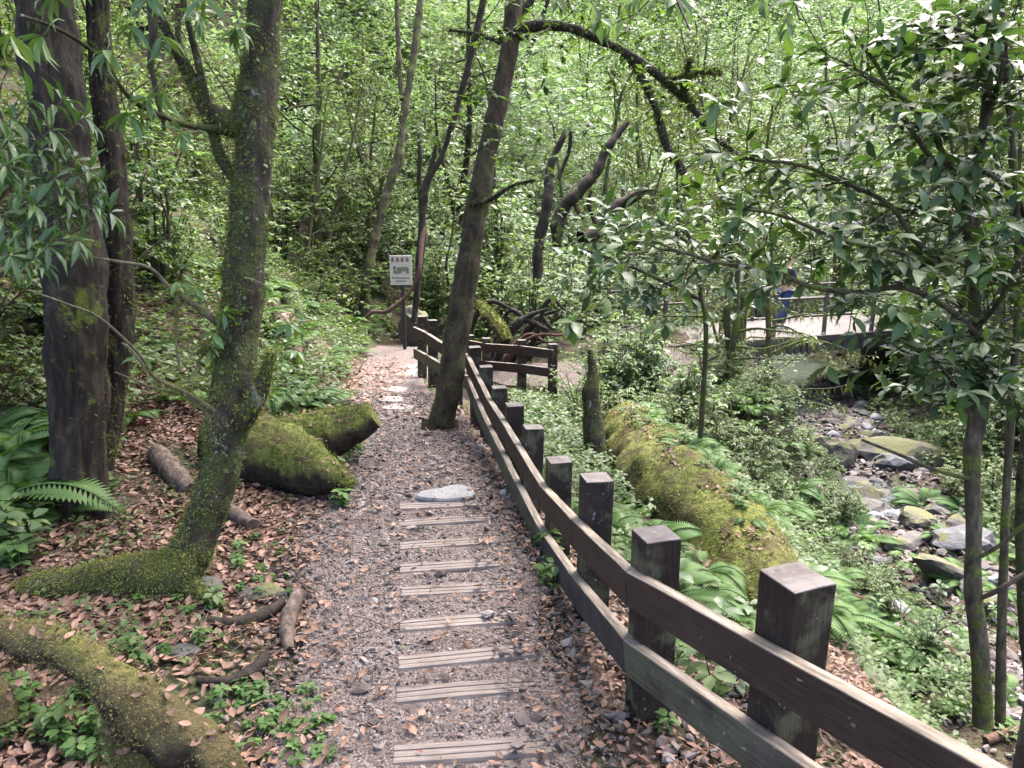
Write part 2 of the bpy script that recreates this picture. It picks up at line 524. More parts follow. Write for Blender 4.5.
def m_mosslog(name="moss_mat", warm=0.0):
    t = NT(name)
    p = t.pos()
    n1 = t.noise(p, 4, 5, .65, .3); n2 = t.noise(p, 90, 4, .6); n3 = t.noise(p, 22, 4, .6)
    c = t.ramp(n3, [(.3, (.038, .050, .011)), (.5, (.095, .110, .026)), (.72, (.165, .165, .048))])
    if warm:
        c = t.mix(1.0, c, (1.15, 1.0, 1.2), 'MULTIPLY')
    c = t.mix(t.ramp(n1, [(.46 - warm * .06, 0), (.58 - warm * .06, .85)]), c, (.06, .045, .025))
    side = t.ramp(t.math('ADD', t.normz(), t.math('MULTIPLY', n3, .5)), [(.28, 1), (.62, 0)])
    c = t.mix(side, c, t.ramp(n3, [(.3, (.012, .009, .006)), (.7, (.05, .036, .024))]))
    h = t.math('ADD', n3, t.math('MULTIPLY', n2, .6))
    return t.done(t.princ(c, .92, t.bump(h, .9, .03), .15))
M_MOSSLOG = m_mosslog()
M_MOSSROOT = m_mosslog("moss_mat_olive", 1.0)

def m_paleinner():
    t = NT("rotten_wood")
    v = t.vmul(t.pos(), (1, .4, 1))
    n = t.noise(v, 20, 5, .6)
    return t.done(t.princ(t.ramp(n, [(.3, (.035, .024, .016)), (.6, (.11, .078, .05)), (.8, (.24, .18, .12))]), .85, t.bump(n, .7, .02), .2))
M_ROTTEN = m_paleinner()

def m_fence(name, dark, mid, lichen, moss=0.0, grey=0.0):
    t = NT(name)
    p = t.objco()
    off = t.n("ShaderNodeVectorMath", operation='ADD')
    t.l(p, off.inputs[0])
    cmb = t.n("ShaderNodeCombineXYZ"); r = t.math('MULTIPLY', t.objrnd(), 37.0)
    for i in range(3): t.l(r, cmb.inputs[i])
    t.l(cmb.outputs[0], off.inputs[1])
    p = off.outputs[0]
    grain = t.noise(t.vmul(p, (140, 140, 7)) if name.endswith("post") else t.vmul(p, (5, 150, 150)), 1.0, 3, .6)
    blot = t.noise(p, 6, 4, .6)
    c = t.ramp(grain, [(.3, dark), (.7, mid)])
    c = t.mix(t.ramp(blot, [(.45, 0), (.75, .6)]), c, tuple(x * 1.5 for x in mid))
    if grey:
        c = t.mix(t.ramp(t.noise(p, 11, 5, .65), [(.5 - grey * .2, 0), (.7 - grey * .2, grey)]), c, (.17, .155, .145))
    if moss:
        c = t.mix(t.ramp(t.noise(p, 7, 5, .65, .3), [(.55 - moss * .25, 0), (.68 - moss * .25, .8)]), c, t.ramp(grain, [(.3, (.045, .045, .025)), (.7, (.10, .10, .06))]))
    keep = t.ramp(t.noise(p, 5, 2), [(.50 - lichen * .12, 0), (.60, 1)])
    spot = t.math('MULTIPLY', t.ramp(t.noise(p, 34, 5, .62, .4), [(.68 - lichen * .06, 0), (.72 - lichen * .06, 1)]), keep)
    c = t.mix(t.math('MULTIPLY', spot, .85), c, (.27, .275, .25))
    return t.done(t.princ(c, t.ramp(blot, [(.3, .55), (.7, .8)]), t.bump(grain, .25, .003), .2))
M_POST = m_fence("dark_stained_post", (.009, .006, .0045), (.027, .0185, .0145), .75, .2)
M_POSTTOP = m_fence("weathered_post_top", (.035, .027, .024), (.085, .07, .064), .95, .0, .5)
M_RAIL = m_fence("dark_stained_rail", (.019, .0118, .0085), (.048, .031, .0235), .25, .0)
M_RAILGREY = m_fence("grey_rail", (.020, .0165, .0155), (.047, .040, .037), .2, .0)
M_RAILMOSS = m_fence("mossy_rail", (.026, .022, .017), (.075, .066, .05), .5, .55)

def m_railtop():
    t = NT("worn_rail_top")
    p = t.objco()
    n = t.noise(t.vmul(p, (5, 40, 40)), 1.0, 5, .65)
    c = t.ramp(n, [(.3, (.05, .04, .03)), (.52, (.15, .125, .10)), (.75, (.30, .26, .22))])
    return t.done(t.princ(c, .85, t.bump(n, .5, .005), .25))
M_RAILTOP = m_railtop()

def m_step():
    t = NT("weathered_timber")
    p = t.objco()
    n = t.noise(t.vmul(p, (5, 110, 110)), 1.0, 4, .55)
    b = t.noise(t.vmul(t.pos(), (1, 1, 1)), 6, 4, .6)
    c = t.ramp(n, [(.25, (.075, .060, .053)), (.5, (.145, .119, .106)), (.8, (.235, .202, .185))])
    c = t.mix(t.ramp(b, [(.46, 0), (.70, .65)]), c, (.085, .066, .057))
    c = t.mix(t.objrnd(), c, t.mix(1.0, c, (.86, .85, .84), 'MULTIPLY'))
    return t.done(t.princ(c, .8, t.bump(n, .5, .006), .3))
M_STEP = m_step()

def m_ground():
    t = NT("forest_soil")
    p = t.pos()
    n1 = t.noise(p, 1.3, 5, .6); n2 = t.noise(p, 30, 5, .7); n3 = t.voro(p, 45)
    c = t.ramp(n2, [(.3, (.016, .011, .008)), (.5, (.045, .030, .022)), (.75, (.10, .07, .052))])
    c = t.mix(t.ramp(t.math('ADD', n1, t.math('MULTIPLY', n2, .25)), [(.60, 0), (.74, .65)]), c, t.ramp(n2, [(.3, (.02, .034, .010)), (.7, (.06, .085, .028))]))
    h = t.math('ADD', n2, t.math('MULTIPLY', n3, .5))
    return t.done(t.princ(c, .95, t.bump(h, .8, .03), .2))
M_GROUND = m_ground()

def m_path():
    t = NT("gravel_dirt")
    p = t.pos()
    v = t.voro(p, 60, 'F1', "Color"); d = t.voro(p, 60); d2 = t.voro(p, 130); v2 = t.voro(p, 130, 'F1', "Color")
    s = t.n("ShaderNodeSeparateColor"); t.l(v, s.inputs[0])
    s2 = t.n("ShaderNodeSeparateColor"); t.l(v2, s2.inputs[0])
    c = t.ramp(s.outputs[0], [(0, (.046, .033, .029)), (.5, (.110, .083, .074)), (.9, (.18, .148, .138)), (1, (.26, .225, .21))])
    c2 = t.ramp(s2.outputs[1], [(0, (.040, .029, .025)), (.6, (.106, .081, .072)), (1, (.22, .188, .178))])
    c = t.mix(.5, c, c2)
    n = t.noise(p, 2.2, 4, .6)
    c = t.mix(t.ramp(n, [(.4, 0), (.7, .55)]), c, (.07, .05, .043))
    h = t.math('SUBTRACT', 1.0, t.math('ADD', d, t.math('MULTIPLY', d2, .6)))
    return t.done(t.princ(c, .9, t.bump(h, .9, .012), .3))
M_PATH = m_path()

def m_stone(name, lo, mid, hi, mossy=0.0, freq=8):
    t = NT(name)
    p = t.pos()
    n = t.noise(p, freq, 6, .65); n2 = t.noise(p, freq * 6, 4, .6)
    c = t.ramp(n, [(.3, lo), (.5, mid), (.75, hi)])
    c = t.mix(.35, c, t.ramp(n2, [(.3, lo), (.7, hi)]))
    c = t.mix(t.math('MULTIPLY', t.objrnd(), .4), c, t.mix(1, c, (1.3, 1.2, 1.05), 'MULTIPLY'))
    if mossy:
        mk = t.math('MULTIPLY', t.ramp(t.normz(), [(.35, 0), (.75, 1)]), t.ramp(t.noise(p, 3.5, 5, .6), [(.62 - mossy * .35, 0), (.7 - mossy * .3, 1)]))
        c = t.mix(mk, c, t.ramp(n2, [(.3, (.04, .042, .012)), (.7, (.10, .098, .03))]))
    return t.done(t.princ(c, .75, t.bump(t.math('ADD', n, t.math('MULTIPLY', n2, .4)), .6, .03), .4))
M_ROCK = m_stone("stream_stone", (.014, .013, .013), (.038, .035, .035), (.085, .078, .078), .3)
M_ROCKMOSS = m_stone("mossy_stone", (.015, .0135, .013), (.040, .036, .032), (.09, .081, .070), .62)
M_ROCKDARK = m_stone("wet_stone", (.02, .02, .022), (.055, .055, .06), (.12, .12, .125), .2)
M_SLATE = m_stone("slate_stone", (.075, .075, .08), (.115, .115, .125), (.17, .17, .18), .0, 5)
M_PALESTONE = m_stone("pale_stone", (.09, .079, .077), (.155, .137, .133), (.23, .208, .204), .0, 6)

def m_pebble():
    t = NT("pebble")
    r = t.rnd()
    c = t.ramp(r, [(0, (.034, .025, .022)), (.4, (.084, .065, .058)), (.8, (.135, .111, .103)), (.97, (.19, .165, .157)), (1, (.26, .24, .235))])
    n = t.noise(t.pos(), 120, 3)
    c = t.mix(t.math('MULTIPLY', n, .5), c, t.mix(1, c, (.5, .45, .42), 'MULTIPLY'))
    return t.done(t.princ(c, .75, spec=.4))
M_PEBBLE = m_pebble()

def m_water():
    t = NT("stream_water")
    n = t.noise(t.pos(), 5, 4, .6, .5)
    return t.done(t.princ((.045, .05, .045), .12, t.bump(n, .35, .05), .5))
M_WATER = m_water()

def m_deck():
    t = NT("deck_boards")
    p = t.objco()
    w = t.n("ShaderNodeTexWave", wave_type='BANDS', bands_direction='X'); t.l(p, w.inputs["Vector"]); w.inputs["Scale"].default_value = 2.2
    n = t.noise(p, 4, 5, .6)
    c = t.ramp(n, [(.3, (.075, .064, .060)), (.7, (.135, .116, .11))])
    c = t.mix(t.ramp(w.outputs["Fac"], [(.0, .7), (.08, 0)]), c, (.05, .04, .035))
    return t.done(t.princ(c, .8, spec=.3))
M_DECK = m_deck()

def plain(name, col, rough=.7, spec=.4, var=.25, metal=0.0, scale=25):
    t = NT(name)
    n = t.noise(t.pos(), scale, 4, .6)
    c = t.ramp(n, [(.3, tuple(x * (1 - var) for x in col)), (.7, tuple(min(1, x * (1 + var)) for x in col))])
    return t.done(t.princ(c, rough, t.bump(n, .2, .003), spec, metal))
M_BEAM = plain("weathered_beam", (.055, .044, .04))
M_BRIDGERAIL = plain("bridge_rail", (.075, .062, .052))
M_SIGN = plain("sign_board_cream", (.44, .39, .31), .5, .4, .06)
M_SIGNRED = plain("sign_red", (.15, .085, .072), .5)
M_SIGNGREEN = plain("sign_green", (.13, .145, .08), .5)
M_SIGNDARK = plain("sign_dark", (.07, .062, .06), .5)
M_SIGNPOLE = plain("sign_pole", (.018, .015, .014), .5)
M_JEANS = plain("blue_denim", (.028, .043, .095), .85, .2, .2)
M_SHIRT = plain("dark_shirt", (.03, .028, .04), .85, .2)
M_SKIN = plain("skin", (.50, .30, .22), .55, .4, .08)
M_HAIR = plain("black_hair", (.01, .008, .007), .5)
M_SHOE = plain("pale_shoe", (.5, .48, .45), .7)
# ------------------------------------------------------------------ ground and path
def axis(lo, hi, flo, fhi, fine, grow):
    c = list(np.arange(flo, fhi, fine))
    s, v = fine, c[-1]
    while v < hi:
        s = min(s * grow, 3.0); v += s; c.append(v)
    s, v = fine, c[0]
    while v > lo:
        s = min(s * grow, 3.0); v -= s; c.insert(0, v)
    return np.array(c)

def grid_geo(X, Y, Z):
    n, m = X.shape
    i = np.arange(n - 1)[:, None] * m; j = np.arange(m - 1)[None, :]
    F = np.stack([i + j, i + j + 1, i + m + j + 1, i + m + j], -1).reshape(-1, 4)
    g = Geo(); g.add(np.stack([X, Y, Z], -1).reshape(-1, 3), F)
    return g

gx = axis(-70, 70, -4.5, 4.5, 0.07, 1.06)
gy = axis(-10, 130, -0.5, 11, 0.07, 1.05)
YY, XX = np.meshgrid(gy, gx, indexing="ij")
g = grid_geo(XX, YY, height(XX, YY))
tag(g.build("ground", M_GROUND), kind="structure")

def path_z(x, y):
    return height(x, y) + 0.016
py_ = np.arange(-1.0, 14.2, 0.05)
ss = np.linspace(0, 1, 41)
PX, PY = np.zeros((len(py_), 41)), np.zeros((len(py_), 41))
for i, y in enumerate(py_):
    wob = 0.10 * vnoise(np.array([[y * 1.7, 0.3, 0]]), 3)[0]; wob2 = 0.10 * vnoise(np.array([[y * 1.9, 5.3, 0]]), 4)[0]
    PX[i] = xl(y) + wob + (xr(y) + wob2 - xl(y) - wob) * ss; PY[i] = y
edge = np.minimum(ss, 1 - ss)[None, :]
PZ = path_z(PX, PY) - 0.03 * (edge < 0.02)
tag(grid_geo(PX, PY, PZ).build("gravel_path", M_PATH), kind="structure")
# lower path to the bridge
ly = np.linspace(0, 1, 60)
cx = np.array([(-0.6, 13.4), (0.6, 13.0), (1.8, 13.1), (2.8, 14.2), (3.6, 15.8)])
cc, _ = resample([(a, b, 0) for a, b in cx], [1] * 5, 0.12)
tt = np.gradient(cc[:, :2], axis=0); tt /= np.linalg.norm(tt, axis=1, keepdims=True)
nn = np.stack([-tt[:, 1], tt[:, 0]], -1)
ws = np.linspace(-0.8, 0.8, 17)
LX = cc[:, 0, None] + nn[:, 0, None] * ws; LY = cc[:, 1, None] + nn[:, 1, None] * ws
tag(grid_geo(LX, LY, height(LX, LY) + 0.02).build("lower_path", M_PATH), kind="structure")

# ------------------------------------------------------------------ timber steps
def step_mesh(L, seed):
    gg = Geo()
    w, hh = 0.10, 0.11
    n = 24
    xs_ = np.linspace(-L / 2, L / 2, n)
    q = lambda f: -w / 2 + f * w
    prof = [(q(0), -hh), (q(0), -.012), (q(.05), 0), (q(.30), 0), (q(.31), -.006), (q(.345), -.006), (q(.355), -.001),
            (q(.64), -.001), (q(.65), -.006), (q(.685), -.006), (q(.695), 0), (q(.95), 0), (q(1), -.012), (q(1), -hh)]
    V = []
    for x in xs_:
        for (a, b) in prof:
            V.append((x, a, b))
    V = np.array(V)
    k = len(prof)
    V += np.stack([0 * V[:, 0], vnoise(V * 2.5 + seed * 9.1, 1), vnoise(V * 2.5 + seed * 9.1, 2)], -1) * 0.004
    i = np.arange(n - 1)[:, None] * k; j = np.arange(k - 1)[None, :]
    F = np.stack([i + j, i + k + j, i + k + j + 1, i + j + 1], -1).reshape(-1, 4)
    gm = np.zeros(len(F), int); jj = np.tile(np.arange(k - 1), n - 1)
    for q in range(2): gg.add(V if q == 0 else V.copy(), F[np.isin(jj, (4, 8)) == bool(q)], mi=q)
    for e in (0, n - 1):
        gg.add(V[e * k:(e + 1) * k], np.array([list(range(k))]))
    return gg
STEPS = [(394, 760, 552, 750, .072), (397, 702, 537, 690), (399, 668, 532, 655), (400, 631, 518, 622), (402, 597, 508, 590), (400, 573, 502, 566), (400, 550, 497, 543), (399, 527, 494, 521), (400, 510, 486, 506)]
step_lab = ["timber step at the bottom edge of the photo, nearest of the path steps", "second timber step from the viewer, with brown leaves lying below it",
            "third timber step from the viewer, with a mossy pebble at its left end", "fourth timber step from the viewer, short with gravel over its right half",
            "fifth timber step from the viewer, its right end buried under leaves", "sixth timber step from the viewer, pale and clean between gravel strips",
            "seventh timber step from the viewer, third below the slate slab", "eighth timber step from the viewer, with a dark gap under its left end",
            "farthest timber step, directly in front of the grey slate slab"]
step_zones = []
for i, s in enumerate(STEPS):
    a, b = G(s[0], s[1]), G(s[2], s[3])
    L = (b - a).length
    m = (a + b) / 2
    m.z = max(a.z, b.z, m.z) + 0.024
    o = step_mesh(L, i).build("timber_step", [M_STEP, M_GROUND], smooth=False)
    o.location = m
    o.rotation_euler = (0, -math.atan2(b.z - a.z, math.hypot(b.x - a.x, b.y - a.y)) * .5, math.atan2(b.y - a.y, b.x - a.x))
    tag(o, step_lab[i], "step", "timber steps of the gravel path")
    step_zones.append((m.x, m.y, L, math.atan2(b.y - a.y, b.x - a.x)))

def slab(name, pxs, th, mat, label, cat, group=None, lift=0.0, seed=0):
    pts = [G(*p) for p in pxs]
    c = sum(pts, Vector()) / len(pts)
    zt = c.z + lift
    # round the outline
    ring = []
    n = len(pts)
    for i in range(n):
        p0, p1, p2 = pts[i], pts[(i + 1) % n], pts[(i + 2) % n]
        ring += [p0.lerp(p1, .75), p1, p1.lerp(p2, .25)] if False else [p0.lerp(p1, .8), p1.lerp(p2, .2)]
    k = len(ring)
    gg = Geo()
    R = np.array([(p.x - c.x, p.y - c.y, 0) for p in ring])
    z = vnoise(R * 6 + seed, 3) * .006
    V = np.vstack([np.column_stack([R[:, :2] * .45, z * 1.2]), np.column_stack([R[:, :2] * .94, z]), np.column_stack([R[:, :2], z - .012]), np.column_stack([R[:, :2] * 1.03, z - th]), [[0, 0, 0.002]]])
    F = []
    for r in range(3):
        for i in range(k):
            F.append([r * k + i, (r + 1) * k + i, (r + 1) * k + (i + 1) % k, r * k + (i + 1) % k])
    gg.add(V, np.array(F))
    gg2 = np.array([[4 * k, i, (i + 1) % k] for i in range(k)])
    gg.F.append(gg2); gg.R.append(np.full(k, .5)); gg.M.append(np.zeros(k, np.int32))
    o = gg.build(name, mat, smooth=False)
    o.location = (c.x, c.y, zt)
    return tag(o, label, cat, group)
slab("slate_slab", [(414, 504), (420, 498), (440, 496), (455, 492), (472, 494), (478, 503), (450, 506)], .06, M_SLATE, "grey slate slab set flat behind the farthest timber step", "stone slab", lift=.05)
FS = [((375, 403), (385, 399), (405, 400), (402, 404)), ((378, 392), (392, 389), (412, 390), (400, 394)), ((384, 384), (396, 381), (418, 381), (408, 385)), ((392, 376), (402, 373), (421, 373), (412, 377)), ((396, 369), (404, 366.5), (420, 366.5), (414, 370)), ((378, 411), (394, 407), (420, 408), (404, 412))]
fl = ["pale flat stone in the far path, third from the near end of its row", "pale flat stone in the far path, fourth of the row towards the sign", "pale flat stone in the far path, fifth of the row towards the sign",
      "pale flat stone in the far path, second to last before the sign", "farthest pale flat stone in the path, next to the sign", "nearest pale flat stone of the row in the far path"]
for i, q in enumerate(FS):
    slab("path_stone", list(q), .05, M_PALESTONE, fl[i], "stone slab", "pale flat stones set in the far path", lift=.03, seed=i)

# ------------------------------------------------------------------ fence
PTOP = [(797, 574, 2.0, .145), (656, 533, 2.8, .135), (595.5, 477, 3.55, .13), (558.5, 459, 4.3, .125), (531, 427, 4.9, .12), (514.5, 404, 5.5, .12), (499.5, 387, 6.2, .115), (486, 366, 6.9, .112), (475.5, 346.5, 7.6, .112), (456, 336, 8.6, .112), (432, 320, 9.6, .112), (421, 316, 10.3, .112)]
posts = []
for (px, py, d, a) in PTOP:
    posts.append((P(px, py, d), a))
# one further post outside the frame, towards the viewer
d0 = posts[0][0] - posts[1][0]
posts.insert(0, (P(1090, 700, 1.42), .145))
# the second post stands just behind the straight boards that run past it
pa, pc = posts[0][0], posts[2][0]
ch = Vector((pa.x - pc.x, pa.y - pc.y, 0)).normalized()
nrm_ = Vector((-ch.y, ch.x, 0)); nrm_ = nrm_ if nrm_.x < 0 else -nrm_
p1, a1 = posts[1]
along = (p1 - pc).dot(ch)
q1 = Vector((pc.x, pc.y, 0)) + ch * along - nrm_ * .006
for _ in range(60):
    qx, qy, qd = project((q1.x, q1.y, p1.z)); q1 += ch * ((797 - qx) * qd / FOC * .5)
zt1 = min((CAMZ + k * .004 for k in range(-400, 0)), key=lambda z: abs(project((q1.x, q1.y, z))[1] - 576))
posts[1] = (Vector((q1.x, q1.y, zt1)), a1)
fx, fy = posts[1][0].x, posts[1][0].y
f_loc = Vector((fx, fy, hz(fx, fy)))
fence = thing("wooden_fence", "long dark wooden fence with square posts and two rails along the path", "fence", f_loc)

def post_part(parent, top, a, rz, seed, base_loc, name="post", extra=0.3):
    zb = min(hz(top.x, top.y), top.z - .5) - extra
    H = top.z - zb
    V, gr = bevel_box(a, a, H, .004, 4, .0025, seed)
    # shallow pyramid top as on sawn posts
    gg = Geo()
    hi = V[:, 2] > H / 2 - .02
    V[hi, 2] -= 0.0
    add_box(gg, V, gr, topmi=1)
    o = gg.build(name, [M_POST, M_POSTTOP], parent, smooth=False)
    r = np.random.default_rng(seed + 50)
    o.location = Vector((top.x, top.y, top.z - H / 2)) - base_loc
    o.rotation_euler = (r.normal(0, .012), r.normal(0, .012), rz)
    return o

def rail_part(parent, A, B, base_loc, h=.135, th=.045, mat=None, seed=0, name="rail"):
    d = B - A
    L = d.length
    V, gr = bevel_box(L, th, h, .004, 5, .0022, seed)
    gg = Geo()
    add_box(gg, V, gr, topmi=1)
    o = gg.build(name, [mat or M_RAIL, M_RAILTOP], parent, smooth=False)
    o.location = (A + B) / 2 - base_loc
    o.rotation_euler = (0, -math.asin(d.z / L), math.atan2(d.y, d.x))
    return o

def nearside(i, ps):
    """outward normal of the path side at post i"""
    a = ps[max(i - 1, 0)][0]; b = ps[min(i + 1, len(ps) - 1)][0]
    t = Vector((b.x - a.x, b.y - a.y, 0)).normalized()
    n = Vector((-t.y, t.x, 0))
    return n if n.x < 0 or (abs(n.x) < .2 and n.y < 0) else -n
rz_list = []
for i, (top, a) in enumerate(posts):
    n = nearside(i, posts)
    rz = math.atan2(n.y, n.x)
    rz_list.append(rz)
    post_part(fence, top, a, rz, i, f_loc)
# rail top heights below the post tops, upper and lower
UP = [.17, .175, .14, .205, .15, .11, .11, .10, .08, .08, .12, .15, .15]
LO = [.44, .42, .42, .49, .42, .37, .36, .33, .31, .30, .36, .44, .45]
for lev, offs in ((0, UP), (1, LO)):
    pts = []
    for i, (top, a) in enumerate(posts):
        n = nearside(i, posts)
        q = top + n * (a / 2 + .024)
        q.z = top.z - offs[i] - .068
        pts.append(q)
    spans = [(0, 2)] + [(i, i + 1) for i in range(2, len(pts) - 1)]
    for (i, i2) in spans:
        A, B = pts[i].copy(), pts[i2].copy()
        dv = (B - A).normalized()
        A += dv * .003; B -= dv * .003
        if i2 == len(pts) - 1: B += dv * .1
        mat = M_RAIL
        if lev == 1:
            mat = M_RAILMOSS if i in (0, 1) or i >= 4 else M_RAILGREY
        rail_part(fence, A, B, f_loc, mat=mat, seed=i + 20 * lev)

Q = [(470, 335, 12.2), (486.5, 338, 11.9), (522, 340, 11.4), (553, 344, 11.2)]
qp = [P(*q) for q in Q]
f2loc = Vector((qp[2].x, qp[2].y, hz(qp[2].x, qp[2].y)))
fence2 = thing("wooden_fence", "short wooden fence crossing behind the main fence beside the lower path", "fence", f2loc)
for i, q in enumerate(qp):
    post_part(fence2, q, .12, .2, 70 + i, f2loc)
for lo in (.14, .42):
    for i in range(3):
        A, B = qp[i].copy(), qp[i + 1].copy()
        A.z -= lo; B.z -= lo; A.y -= .08; B.y -= .08
        rail_part(fence2, A, B, f2loc, seed=90 + i, mat=M_RAIL)

# ------------------------------------------------------------------ limb helpers for hand-placed trees
def LP(lst):
    pts = [P(a, b, d) for (a, b, d, w) in lst]
    rad = [w / 2 * d / FOC for (a, b, d, w) in lst]
    return pts, rad

def tufts(geo, V, N, count, size=(.012, .03), keep=None, tmpl=TUFT, droop=-.25, width=(.8, 1.4), rng=RNG, out=.8):
    idx = rng.integers(0, len(V), count)
    p, n = V[idx], N[idx]
    if keep is not None:
        m = rng.random(count) < keep(p, n)
        p, n = p[m], n[m]
    k = len(p)
    ax = unit(n * out + rdir(k, rng) * .8 + np.array([0, 0, droop]))
    p = p + rng.normal(size=(k, 3)) * .012 - n * .004
    scatter(geo, tmpl, p, ax, unit(n + rdir(k, rng) * .6), rng.uniform(size[0], size[1], k), width=rng.uniform(width[0], width[1], k), rnd=np.clip(fbm(p * 7, 2, 9) * .35 + .45 + rng.normal(0, .15, k), 0, 1))

def leaf_sprays(geo, C, T, n, size, rng, tmpl=LEAF_HI, whorl=0, droop=-.15, spread=1.0, upn=1.0, width=1.0):
    """leaves along a twig (C points, T tangents)"""
    if whorl:
        for w in range(whorl):
            i = len(C) - 1 - int(w * len(C) * .35) if w else len(C) - 1
            i = max(0, i)
            t = T[i]; ref = np.array([0, 0, 1.0])
            a = unit(np.cross(t, ref) + 1e-6); b = np.cross(a, t)
            ph = rng.uniform(0, 6.28) + np.linspace(0, 2 * np.pi, n, endpoint=False) + rng.normal(0, .15, n)
            ax = unit(np.cos(ph)[:, None] * a + np.sin(ph)[:, None] * b + t * rng.uniform(.2, .8, (n, 1)) + np.array([0, 0, droop]) + rdir(n, rng) * .15)
            nm = unit(t * .6 + np.array([0, 0, upn]) + rdir(n, rng) * .3)
            scatter(geo, tmpl, C[i] + ax * .005, ax, nm, rng.uniform(.75, 1.15, n) * size, rnd=rng.random(n), width=width)
    else:
        i = rng.integers(max(1, len(C) // 5), len(C), n)
        t = T[i]
        side = unit(np.cross(t, [0, 0, 1.0]) + 1e-6) * np.where(np.arange(n) % 2 == 0, 1, -1)[:, None]
        ax = unit(side * rng.uniform(.5, 1.0, (n, 1)) * spread + t * rng.uniform(.3, .9, (n, 1)) + np.array([0, 0, droop]) + rdir(n, rng) * .3)
        nm = unit(np.array([0, 0, upn]) + rdir(n, rng) * .45)
        scatter(geo, tmpl, C[i], ax, nm, rng.uniform(.5, 1.3, n) * size, rnd=rng.random(n), width=width)

def twig(geo, start, d, L, r, rng, bend=.25, gravity=-.1, seg=None, sides=5):
    n = 5
    p = np.array(start, float); d = unit(np.array(d, float))
    pts = [p.copy()]
    for k in range(n):
        d = unit(d + rng.normal(size=3) * bend + np.array([0, 0, gravity]))
        p = p + d * L / n
        pts.append(p.copy())
    rad = np.linspace(r, r * .35, n + 1)
    C, R = resample(pts, rad, seg or L / 8)
    limb(geo, pts, rad, seg or L / 8, sides, 0, cap=(False, True))
    T, N, B = frames(C)
    return C, T

# ------------------------------------------------------------------ 1. mossy leaning tree, near left
r = np.random.default_rng(11)
b0 = G(172, 588)
D0 = 3.8
t1 = thing("mossy_tree", "moss covered leaning tree growing from a low horizontal root beside the path", "tree", b0)
gg = Geo(); mo = Geo()
tr = [(166, 592, 3.75, 46), (184, 566, 3.77, 46), (204, 522, 3.8, 43), (221, 465, 3.8, 42), (232, 400, 3.8, 47), (239, 330, 3.78, 46), (247, 240, 3.75, 43), (253, 170, 3.72, 43), (256, 120, 3.7, 49), (261, 60, 3.68, 40), (265, 0, 3.65, 38), (270, -90, 3.6, 42), (280, -220, 3.5, 34)]
pts, rad = LP(tr)
pts[0].z -= .1; rad = [x * .87 for x in rad]
V, N, C, R, T = limb(gg, pts, rad, .025, 30, .15, 10, 1, ridges=.08)
tufts(mo, V, N, 80000, (.005, .017), droop=-.6, keep=lambda p, n: np.clip(.40 - n[:, 0] * .8 + fbm(p * 6, 2, 2) * .6 + sstep(.6, .15, p[:, 2]) * .5 + .5 * sstep(.8, 1.0, np.abs(n[:, 0])), 0, 1), rng=r)
# small round epiphyte leaves on the bark
ei = r.integers(0, len(V), 500); ei = ei[(V[ei][:, 2] > .2)]
ep = Geo(); scatter(ep, LEAF_MID, V[ei], unit(N[ei] * .5 + rdir(len(ei), r) * .6 - np.array([0, 0, .3])), N[ei], r.uniform(.015, .035, len(ei)), width=1.4)
# horizontal root to the left
rt = [(190, 560, 3.74, 40), (170, 576, 3.70, 46), (130, 580, 3.66, 44), (90, 584, 3.64, 40), (55, 590, 3.62, 36), (20, 600, 3.6, 32), (-40, 615, 3.6, 28)]
pts, rad = LP(rt)
V, N, _, _, _ = limb(gg, pts, rad, .03, 24, .22, 9, 2)
tufts(mo, V, N, 40000, (.005, .018), keep=lambda p, n: np.clip(.5 + n[:, 2] * .6, 0, 1), rng=r)
# second root to the right and front
for rr in ([(178, 585, 3.74, 45), (196, 592, 3.7, 26), (214, 600, 3.66, 12)], [(168, 590, 3.72, 40), (150, 606, 3.6, 18), (140, 622, 3.5, 8)]):
    pts, rad = LP(rr); pts[-1].z -= .05
    V, N, _, _, _ = limb(gg, pts, rad, .03, 14, .2, 9, 3)
    tufts(mo, V, N, 1500, rng=r)
o = gg.build("trunk", M_BARK_MOSSY, t1, origin=b0)
br1 = [[(252, 128, 3.7, 30), (225, 122, 3.68, 26), (205, 105, 3.65, 15), (188, 70, 3.6, 12), (168, 34, 3.5, 10), (140, -30, 3.4, 9)],
       [(246, 190, 3.72, 16), (222, 160, 3.7, 11), (212, 130, 3.66, 10), (196, 95, 3.62, 9), (180, 55, 3.6, 7), (178, 5, 3.6, 6)],
       [(240, 420, 3.78, 26), (254, 405, 3.72, 20), (264, 380, 3.7, 14), (271, 352, 3.68, 9)],
       [(228, 130, 3.68, 10), (190, 126, 3.55, 6), (160, 115, 3.4, 5.5), (130, 98, 3.2, 5), (100, 58, 3.0, 4.5), (60, 30, 2.8, 4), (20, 15, 2.6, 3.5)],
       [(208, 110, 3.65, 8), (200, 70, 3.6, 7), (190, 30, 3.55, 6), (178, -20, 3.5, 6)],
       [(150, 70, 3.4, 6), (153, 30, 3.35, 9), (150, -20, 3.3, 10)], [(165, 130, 3.45, 3), (158, 100, 3.42, 5), (150, 60, 3.4, 6)]]
for i, b in enumerate(br1):
    pts, rad = LP(b)
    bg = Geo(); V, N, _, _, _ = limb(bg, pts, rad, .03, 10, .15, 12, i)
    bg.build("branch", M_BARK_MOSSY, t1, origin=b0)
    if i in (0, 1, 2): tufts(mo, V, N, 1400, (.008, .028), rng=r)
